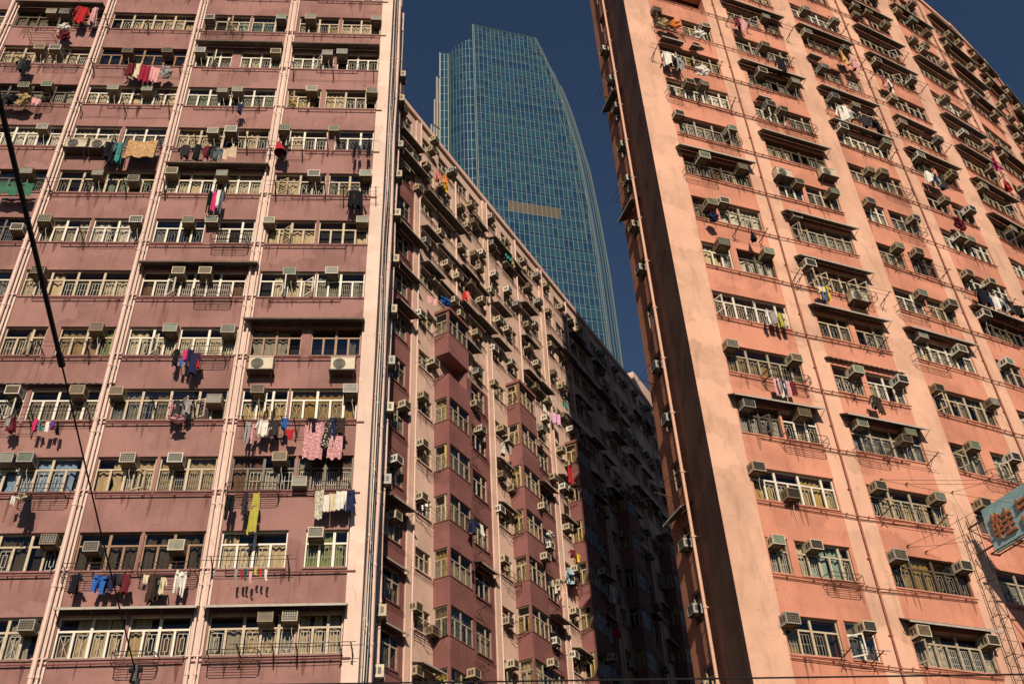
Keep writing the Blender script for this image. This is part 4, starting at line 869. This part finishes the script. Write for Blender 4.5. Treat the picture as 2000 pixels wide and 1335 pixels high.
for n in range(-1, 3):
    for j in range(-2, 10):
        u0 = 32.3 + PW*n
        for q in (.7, 4.6):
            u = u0 + q
            if u < 28.9 or ra.random() > .62: continue
            ty = ra.choice('caaa')
            zone = 'dark mauve end' if n < 0 else ['near the first bay tower','near the second bay tower','near the third bay tower'][n]
            rack(WF, ty, u, u+ra.uniform(1.1,1.8), sill_W(j)-.05, f"{TYN[ty]}, pink wing {zone}, {row(j+4)} row", 'clothes racks on the pink wing', u, ra)
# washing
for q in list(GAR):
    if q[0] != 'W' and q[5] in ('shirt','trousers','towel') and q[3] > .2 and ra.random() < .5:
        GAR.append((q[0], q[1]+ra.choice((-1,1))*ra.uniform(.12,.3), q[2]+ra.uniform(-.04,.04), ra.uniform(.35,.6), ra.uniform(.5,.9), ra.choice(('shirt','shirt','trousers')), ra.choice(('black','charcoal','navy','maroon','brown','slate'))))
GAR += [('L',-20.35,36.3,.5,.5,'bundle','black'),('L',-20.7,36.4,.5,.6,'shirt','charcoal'),('L',-15.95,33.5,.5,.9,'shirt','black'),('L',-12.9,33.4,.5,.7,'shirt','charcoal'),('L',-8.0,20.0,.5,.6,'shirt','charcoal'),('L',-6.75,20.1,.5,.5,'shirt','black')]
for i, (pl, u, z, w, h, ty, col) in enumerate(GAR):
    word = WORDS.get(col, col); nm = dict(bundle='bundle of washing', sheet='bed sheet').get(ty, ty)
    word = {'blanket':'orange patterned','tarp':'faded green','umbrella':'folded black'}.get(ty, word)
    if pl == 'L':
        c, k = lbay(u), lrow(z)
        if ty in ('trousers','shirt') and h > 1.2: h = 1.2
        if not any(q[0] == 'L' and q[1] < u < q[2] and abs(q[3]-k) < 1 for q in have) and ty not in ('bundle','tarp'):
            rack(LF, 'a', u-.7, u+.7, z-.05, f"dark clothes pole holding washing, mauve block, {LCOL[c]}, {row(k)} row", 'clothes racks on the mauve block', u, ra); have.append(('L', u-1.3, u+1.3, k))
        garment(LF, u, z, w, h, ty, col, f"{word} {nm} on the mauve block, {LCOL[c]}, {row(k)} row", 'washing on the mauve block', .55, u, ra)
    elif pl == 'R':
        fr, uu, j = rfr(u); k = rrow(z)
        if not any(q[0] == 'R' and q[1] < u < q[2] and abs(q[3]-k) < 1 for q in have) and ty not in ('bundle',):
            rack(fr, 'a', uu-.7, uu+.7, z-.05, f"dark clothes pole holding washing, salmon block, {RCOL[j]}, {row(k)} row", 'clothes racks on the salmon block', uu, ra); have.append(('R', u-1.3, u+1.3, k))
        garment(fr, uu, z, w, h, ty, col, f"{word} {nm} on the salmon block, {RCOL[j]}, {row(k)} row", 'washing on the salmon block', .5, u, ra)
    else:
        j = int(round((z-20.31)/2.69)); n = int((u-32.3)//PW); d = .5
        if z < ZBAY and n >= 0 and u-(32.3+PW*n) > 1.9: d = 1.3
        zone = 'near the first bay tower' if n <= 0 else 'near the second bay tower' if n == 1 else 'near the third bay tower'
        garment(WF, u, z, w, h, ty, col, f"{word} {nm} hung on the pink wing {zone}, {row(j+4)} row", 'washing on the pink wing', d, u, ra)
# a red plastic shade hanging by the pale pipes
m = MB(); c = LF.P(-9.2, .55, 33.6); n = 14
top = [c + Vector((.08*math.cos(2*math.pi*i/n), .08*math.sin(2*math.pi*i/n), .0)) for i in range(n)]; bot = [c + Vector((.12+.27*math.cos(2*math.pi*i/n), .27*math.sin(2*math.pi*i/n), -.62)) for i in range(n)]
for i in range(n): j = (i+1) % n; m.face([top[i], top[j], bot[j], bot[i]])
m.face(top); m.tube([c, c+Vector((0,0,.25))], .01)
o = m.build('lamp_shade', CLOTH['red'], at=tuple(c)); tag(o, 'red cone shaped shade hanging beside the pale pipes of the mauve block', 'lampshade')

# ------------------------------------------------------------------ hanging sign on its lattice mast
MF = Fr(16.153, 33.764, 66.0)
SG = thing('shop_sign', 'weathered blue shop sign with a raised orange character on a lattice mast at right', 'sign', tuple(MF.P(0, .3, 6)))
SBLUE = plaster('sign_blue_paint', (.29,.50,.54), var=.15, streak=.3, stain=(.1,.12,.12), patch=.3, sscale=(2,2,.6))
SRED = plain('faded_orange_paint', (.42,.17,.085), .7, var=.35, scale=12)
m = MB(); m.box(MF, -.05, .05, 1.05, 5.2, 16.5, 18.15)
m.build('panel', SBLUE, SG)
fr = MB()
for z in (16.42, 18.16): fr.box(MF, -.30, -.265, 1.02, 5.2, z, z+.035) if z < 17 else None; fr.box(MF, .06, .10, 1.02, 5.2, z, z+.035)
fr.box(MF, -.295, .115, 1.0, 1.06, 16.40, 16.46)
for d in (2.1, 3.2, 4.3): fr.box(MF, -.25, .06, d, d+.05, 16.43, 16.47)
for zz in (17.84, 16.81): fr.tube([MF.P(0,.2,zz), MF.P(0,1.2,zz)], .035, n=6)
fr.tube([MF.P(0,.25,17.8), MF.P(0,1.05,16.85)], .022)
fr.build('frame', METAL, SG)
ms = MB()
for u, d in ((-.22,.12),(.22,.12),(-.22,.42),(.22,.42)): ms.tube([MF.P(u,d,6),MF.P(u,d,18.0 if d > .2 else 18.4)], .015, n=4)
for i in range(26):
    z = 6.2 + i*.46
    ms.tube([MF.P(-.22,.42,z),MF.P(.22,.42,z)], .010, n=4); ms.tube([MF.P(-.22,.12,z),MF.P(-.22,.42,z+.23)], .008, n=4)
    if i % 2: ms.tube([MF.P(-.22,.42,z),MF.P(.22,.42,z+.46)], .008, n=4)
    if i % 3 == 0: ms.tube([MF.P(-.22,.02,z),MF.P(-.22,.42,z)], .016, n=4); ms.tube([MF.P(.22,.02,z),MF.P(.22,.42,z)], .016, n=4)
ms.build('lattice_mast', METAL, SG)
def glyph(txt, d_c, z_c, size, name='raised_character'):
    # strokes of the character as raised bars: (x0,y0,x1,y1) in a unit square seen from the left
    ch = MB()
    for (x0, y0, x1, y1) in txt:
        q0 = (d_c + (x0-.5)*size, z_c + (y0-.5)*size); q1 = (d_c + (x1-.5)*size, z_c + (y1-.5)*size)
        dx, dz = q1[0]-q0[0], q1[1]-q0[1]; L = math.hypot(dx, dz) or 1; nx, nz = -dz/L*.042*size/.9, dx/L*.042*size/.9; ex, ez = dx/L*.03, dz/L*.03
        pr = [(q0[0]-ex+nx,q0[1]-ez+nz),(q0[0]-ex-nx,q0[1]-ez-nz),(q1[0]+ex-nx,q1[1]+ez-nz),(q1[0]+ex+nx,q1[1]+ez+nz)]
        k = .115 + .003*(len(ch.f) % 7)
        ch.hexa([MF.P(-.04,a,b) for a, b in pr] + [MF.P(-k,a,b) for a, b in pr])
    ch.build(name, SRED, SG)
XIE = [(.02,.84,.46,.84),(.14,.97,.14,.72),(.34,.97,.34,.72),(.14,.72,.34,.72),(.06,.64,.42,.64),(.06,.64,.06,.42),(.42,.64,.42,.42),(.06,.42,.42,.42),(.24,.72,.24,.03),(.0,.25,.48,.25),
       (.54,.74,.96,.74),(.75,.95,.75,.54),(.52,.54,.98,.54),(.54,.32,.96,.32),(.75,.48,.75,.08),(.50,.07,1.0,.07)]
glyph(XIE, 1.78, 17.28, .95)
glyph([(.02,.95,.02,.60),(.02,.60,.5,.72),(.1,.85,.6,.9),(.05,.30,.05,.0),(.05,.0,.5,.05),(.0,.2,.6,.3)], 3.05, 17.3, .95)
wk = 0
for (s, z, dd, zz) in ((7.0,19.43,2.6,17.6),(8.15,19.44,3.2,18.1),(7.35,16.83,1.1,18.1),(8.1,16.7,2.2,17.4),(10.3,19.45,4.6,18.16),(7.0,19.43,3.4,18.12)):
    i = int(s/.05); a = rad(_az(s)); p0 = Vector((ARC[i][0]+math.cos(a)*.04, ARC[i][1]-math.sin(a)*.04, z)); p1 = MF.P(-.28, dd, zz)
    m = MB(); m.tube([p0, (p0+p1)/2+Vector((0,0,-.05)), p1], .008, n=4); m.tube([p0-Vector((math.cos(a)*.03,-math.sin(a)*.03,0)), p0+Vector((math.cos(a)*.08,-math.sin(a)*.08,0))], .03, n=5)
    m.build('guy_wire', METAL, SG)

# ------------------------------------------------------------------ overhead wires in the street
def ray_pt(azd, eld, dist):
    return Vector((math.sin(rad(azd))*dist, math.cos(rad(azd))*dist, 1.6+math.tan(rad(eld))*dist))
pa = ray_pt(-39.6, 47.0, 6.0); pb = ray_pt(-29.86, 34.27, 8.4); pc = ray_pt(-21.87, 19.2, 12.0)
m = MB(); m.tube([pa+(pa-pb)*.6, pa, pb], .024, n=8); m.tube([pb+(pa-pb)*.02, pb-(pa-pb)*.03], .034, n=8)
o = m.build('cable_sleeve', BLACK, at=tuple(pb)); tag(o, 'thick black sleeved cable slanting across the upper left corner', 'cable')
m = MB(); m.tube([pb, pb*.5+pc*.5+Vector((0,0,-.03)), pc], .009, n=6); o = m.build('span_wire', BLACK, at=tuple(pc)); tag(o, 'thin black wire running from the thick sleeve down to the clamp', 'wire')
w0, w1 = ray_pt(-34, 17.0, 14.0), ray_pt(34, 15.2, 11.5)
w0 = ray_pt(-30, 17.66, 13.0); w1 = ray_pt(27.5, 16.0, 11.0)
m = MB(); m.tube([w0+(w0-w1)*.5, w0, w1, w1+(w1-w0)*.5], .009, n=6); o = m.build('tram_wire', BLACK, at=tuple((w0+w1)/2)); tag(o, 'level black tram wire crossing along the very bottom', 'wire')
CL = thing('cable_clamp', 'black clamp with a cross bar where the slanting wire ends', 'clamp', tuple(pc))
m = MB(); m.tube([pc+Vector((0,0,.08)), pc+Vector((0,0,-.12))], .035, n=8, r1=.055); m.tube([pc+Vector((-.07,0,.02)),pc+Vector((.07,0,.02))], .032, n=8); m.build('body', BLACK, CL)
m = MB(); q = pc+Vector((.03,0,-.18)); m.tube([q+Vector((-.36,0,-.03)),q+Vector((-.1,0,.02)),q+Vector((.15,0,.02)),q+Vector((.34,0,-.02))], .018, n=6); m.tube([q+Vector((0,0,.1)),q], .04, n=6); m.build('cross_bar', BLACK, CL)

# ------------------------------------------------------------------ glass office tower
TW = thing('glass_tower', 'blue glass office tower with a curved right edge rising behind the wing', 'building', (8, 205, 0))
GT = []
for i, c in enumerate(((.020,.064,.108),(.017,.052,.100),(.024,.074,.110),(.012,.042,.092))):
    mm, nt, b = new_mat('tower_glass_%s' % 'abcd'[i]); b.inputs['Base Color'].default_value = (*c, 1); b.inputs['Metallic'].default_value = .1; b.inputs['Roughness'].default_value = .10
    b.inputs['Specular IOR Level'].default_value = .6
    N = nt.nodes; g = N.new('ShaderNodeNewGeometry'); n_ = N.new('ShaderNodeTexNoise'); n_.inputs['Scale'].default_value = .09; n_.inputs['Detail'].default_value = 2
    nt.links.new(g.outputs['Position'], n_.inputs['Vector']); bp = N.new('ShaderNodeBump'); bp.inputs['Strength'].default_value = .6; bp.inputs['Distance'].default_value = .6
    nt.links.new(n_.outputs['Fac'], bp.inputs['Height']); nt.links.new(bp.outputs[0], b.inputs['Normal']); GT.append(mm)
OCHRE = plain('tower_ochre_panel', (.085,.055,.03), .5, var=.2, scale=.4)
MULL = plain('tower_mullion', (.21,.27,.28), .4, .3, var=.1)
FIN = plain('tower_white_fin', (.36,.33,.29), .5, var=.1)
rt = random.Random(4); FLH = 4.1; CW = 1.42
TF = Fr(200*math.sin(rad(-2.05)), 200*math.cos(rad(-2.05)), 74.0)
TD = TF.P(0,0,0)
REDGE = TOWER_EDGE
def redge(z):
    for (z0,u0),(z1,u1) in zip(REDGE, REDGE[1:]):
        if z0 <= z <= z1: return u0+(u1-u0)*(z-z0)/(z1-z0)
    return REDGE[0][1] if z < REDGE[0][0] else REDGE[-1][1]
def ztop(u): return TOWER_TOP[0] + (TOWER_TOP[1]-TOWER_TOP[0])*u/TOWER_TOP[2]
gl = MB(); mu = MB(); oc = MB()
nf = 73
for f in range(14, nf+1):
    z0, z1 = f*FLH, (f+1)*FLH; uu = 0.0; i = 0
    tint_row = rt.random()
    while True:
        zc = (z0+z1)/2; r0, r1 = redge(z0), redge(min(z1, ztop(0)))
        u1 = uu + CW
        if uu >= max(r0, r1): break
        a0, a1, b0, b1 = uu, min(u1, r0), uu, min(u1, r1)
        zt = min(z1, ztop(uu)); 
        if zt <= z0: break
        if a1 > a0:
            b1 = max(b1, b0)
            mi = min(3, int((rt.random()*.35 + tint_row*.65)*4)); mt = (oc if OCH[0] <= uu <= OCH[1] and OCH[2] <= zc <= OCH[3] else gl)
            zs = z0 + 1.15
            mt.face([TF.P(a0,0,z0),TF.P(a1,0,z0),TF.P(a1+(b1-a1)*.28,0,min(zs,zt)),TF.P(a0,0,min(zs,zt))], min(3, mi+1) if mt is gl else 0)
            if zt > zs: mt.face([TF.P(a0,0,zs),TF.P(a1+(b1-a1)*.28,0,zs),TF.P(b1 if zt == z1 else a1,0,zt),TF.P(b0,0,zt)], mi if mt is gl else 0)
        uu = u1; i += 1
    for zz, hh in ((z0,.09),(z0+1.15,.05)):
        if zz < ztop(0): mu.box(TF, 0, redge(zz), .0, .05, zz-hh/2, zz+hh/2)
i = 0
while i*CW < redge(60):
    u = i*CW; zt = ztop(u)
    for z in [60+2*q for q in range(130)]:            # the fin ends on the curved edge
        if redge(z) < u+.05: zt = min(zt, z-2); break
    mu.box(TF, u-.05, u+.05, .002, .10, 55, zt); i += 1
for off, rr in ((0,.22),(-.55,.12),(-2.6,.12)):
    pts = [TF.P(redge(z)+off, .12, z) for z in [55+5*q for q in range(int((REDGE[-1][0]-55)/5)+1)]] + [TF.P(redge(REDGE[-1][0])+off, .12, REDGE[-1][0])]
    mu.tube(pts, rr, n=4)
mu.tube([TF.P(0,.1,ztop(0)), TF.P(redge(REDGE[-1][0]),.1,REDGE[-1][0])], .16, n=4); mu.box(TF, -.5, -.3, -.5, .25, 55, ztop(0)+.3); mu.box(TF, -.05, .12, .0, .3, 55, ztop(0)+.2)
gl.build('glazing', GT, TW); oc.build('ochre_panel_band', OCHRE, TW); mu.build('mullions', MULL, TW)
# stepped ribs down the right-hand side, set back behind the front
for k, (du, dd, dz) in enumerate(((1.2,-1.6,-3),(2.7,-3.2,-5),(4.2,-4.8,-9),(5.6,-6.4,-14))):
    rb = MB(); zs = [55+5*q for q in range(int((REDGE[-1][0]+dz-55)/5)+1)]
    for z, z2 in zip(zs, zs[1:]):
        e0, e1 = redge(z-dz*.8)*.0+redge(z)+du, redge(z2)+du
        rb.face([TF.P(e0-1.6,dd,z),TF.P(e0,dd,z),TF.P(e1,dd,z2),TF.P(e1-1.6,dd,z2)], 0)
        rb.face([TF.P(e0,dd,z),TF.P(e0,dd-1.6,z),TF.P(e1,dd-1.6,z2),TF.P(e1,dd,z2)], 0)
    rb.tube([TF.P(redge(z)+du,dd+.05,z) for z in zs], .12 if k < 3 else .3, 1, 4)
    if k == 1: rb.tube([TF.P(redge(z)+du-.8,dd+.05,z) for z in zs], .06, 1, 4)
    rb.build('curved_rib', [GT[1], MULL], TW)
# the rounded part on the left of the front, a dark slot, a flat strip and the finned flank
lp = [TF.P(-.3,-.6,0)]; a_ = TF.az + 180
pts = [(TF.P(-.4,-.8,0).x, TF.P(-.4,-.8,0).y)]; ang = 74+180+2
for i in range(7):
    ang += 6.5; q = pts[-1]; pts.append((q[0]+math.sin(rad(ang))*1.12, q[1]+math.cos(rad(ang))*1.12))
g2 = MB(); m2 = MB()
for i in range(7):
    p, q = pts[i], pts[i+1]; fz = Fr(q[0], q[1], math.degrees(math.atan2(p[0]-q[0], p[1]-q[1]))); L = math.hypot(p[0]-q[0], p[1]-q[1]); zt = LTOP[0] + (LTOP[1]-LTOP[0])*i/6
    for f in range(14, 73):
        z0, z1 = f*FLH, min((f+1)*FLH, zt)
        if z1 <= z0: break
        g2.face([fz.P(0,0,z0),fz.P(L,0,z0),fz.P(L,0,min(z0+1.15,z1)),fz.P(0,0,min(z0+1.15,z1))], rt.randrange(4))
        if z1 > z0+1.15: g2.face([fz.P(0,0,z0+1.15),fz.P(L,0,z0+1.15),fz.P(L,0,z1),fz.P(0,0,z1)], rt.randrange(4))
        m2.box(fz, 0, L, 0, .05, z0-.05, z0+.05); pass
    m2.box(fz, -.05, .05, .002, .10, 55, zt)
e = pts[-1]
fs = Fr(e[0]-3.2*math.sin(rad(88)), e[1]-3.2*math.cos(rad(88)), 88); zt = LTOP[2]
for c_ in range(2):
    for f in range(14, 73):
        z0, z1 = f*FLH, min((f+1)*FLH, zt)
        if z1 <= z0: break
        g2.face([fs.P(c_*1.25,0,z0),fs.P(c_*1.25+1.25,0,z0),fs.P(c_*1.25+1.25,0,z1),fs.P(c_*1.25,0,z1)], (0,2,2,1)[rt.randrange(4)])
        m2.box(fs, c_*1.25, c_*1.25+1.25, 0, .05, z0-.05, z0+.05)
for u in (0, 1.25, 2.5): m2.box(fs, u-.08, u+.08, .002, .14, 55, zt)
g2.box(fs, 2.5, 3.4, -1.2, -1.0, 55, zt, 4); g2.box(fs, -.2, 2.6, -1.0, -.05, zt-.3, zt+.1, 4)
g2.build('rounded_glazing', GT + [plain('tower_dark_slot', (.02,.022,.025), .7)], TW); m2.build('side_mullions', MULL, TW)
fn = MB(); fb = MB(); fk = flip(Fr(fs.P(0,0,0).x, fs.P(0,0,0).y, -25), 11)
fb.face([fk.P(0,-.2,55),fk.P(11,-.2,55),fk.P(11,-.2,zt-6),fk.P(0,-.2,zt-42)])
for i in range(5):
    u = 10.7 - i*2.5; z = zt + 1 - i*9.0; s_ = i
    while z > 60:
        q = .45 if s_ % 2 else 0
        fn.box(fk, u-.14-q, u+.14-q, -.19, .30, z-12.5, z); z -= 12.6; s_ += 1
fb.build('flank_wall', GRIME, TW); fn.build('sun_fins', FIN, TW)
bkk = MB(); bkk.box(TF, .5, 24, -26, -7.5, 0, 255); bkk.box(TF, -6, 6, -20, -9, 0, 270); bkk.build('core', OCHRE, TW)

# ------------------------------------------------------------------ labels: tell the last look-alikes apart
by = {}
for o, l, order in LABELS: by.setdefault(l, []).append((order, o))
NTH = {2:['left one','right one'], 3:['left one','middle one','right one']}
for l, os_ in by.items():
    if len(os_) < 2: continue
    os_.sort(key=lambda t: t[0]); n = len(os_)
    names = NTH.get(n) or (['leftmost'] + [w+' from left' for w in ('second','third','fourth','fifth','sixth','seventh')][:n-2] + ['rightmost'])
    for (q, o), w in zip(os_, names): o['label'] = l + ', ' + w

# ------------------------------------------------------------------ light, sky, camera
EL, AZT = 29.0, -6.3
S = bpy.data.lights.new('sun', 'SUN'); S.energy = 5.0; S.angle = rad(.5); S.color = (1, .85, .66)
so = bpy.data.objects.new('sun', S); COL.objects.link(so)
dv = Vector((math.sin(rad(AZT))*math.cos(rad(EL)), math.cos(rad(AZT))*math.cos(rad(EL)), -math.sin(rad(EL))))
so.rotation_euler = dv.to_track_quat('-Z', 'Y').to_euler(); so.location = (0, -40, 60)
W_ = bpy.data.worlds.new('World'); sc.world = W_; W_.use_nodes = True; nt = W_.node_tree
sky = nt.nodes.new('ShaderNodeTexSky'); sky.sky_type = 'NISHITA'; sky.sun_disc = False; sky.sun_elevation = rad(EL); sky.sun_rotation = rad(180+AZT)
sky.air_density = 1.0; sky.dust_density = .0; sky.ozone_density = 4.0; sky.altitude = 300
nt.links.new(sky.outputs[0], nt.nodes['Background'].inputs[0]); nt.nodes['Background'].inputs[1].default_value = .05
cam = bpy.data.cameras.new('camera'); co = bpy.data.objects.new('camera', cam); COL.objects.link(co); sc.camera = co
cam.sensor_width = 36; cam.lens = 1955*36/2000; cam.clip_end = 3000; cam.clip_start = .05
from mathutils import Matrix
U = Vector((864-1000, 667.5+1857, -1955)).normalized(); F = Vector((0,0,-1)); F = (F - U*F.dot(U)).normalized(); X = F.cross(U)
M = Matrix((X, F, U)).to_4x4(); M.translation = (0, 0, 1.6); co.matrix_world = M
sc.view_settings.view_transform = 'Standard'; sc.view_settings.look = 'None'; sc.view_settings.exposure = -0.06; sc.view_settings.gamma = 1.0
sc.cycles.use_denoising = True; sc.cycles.max_bounces = 6; sc.cycles.diffuse_bounces = 1; sc.cycles.transparent_max_bounces = 12; sc.cycles.caustics_reflective = False; sc.cycles.caustics_refractive = False
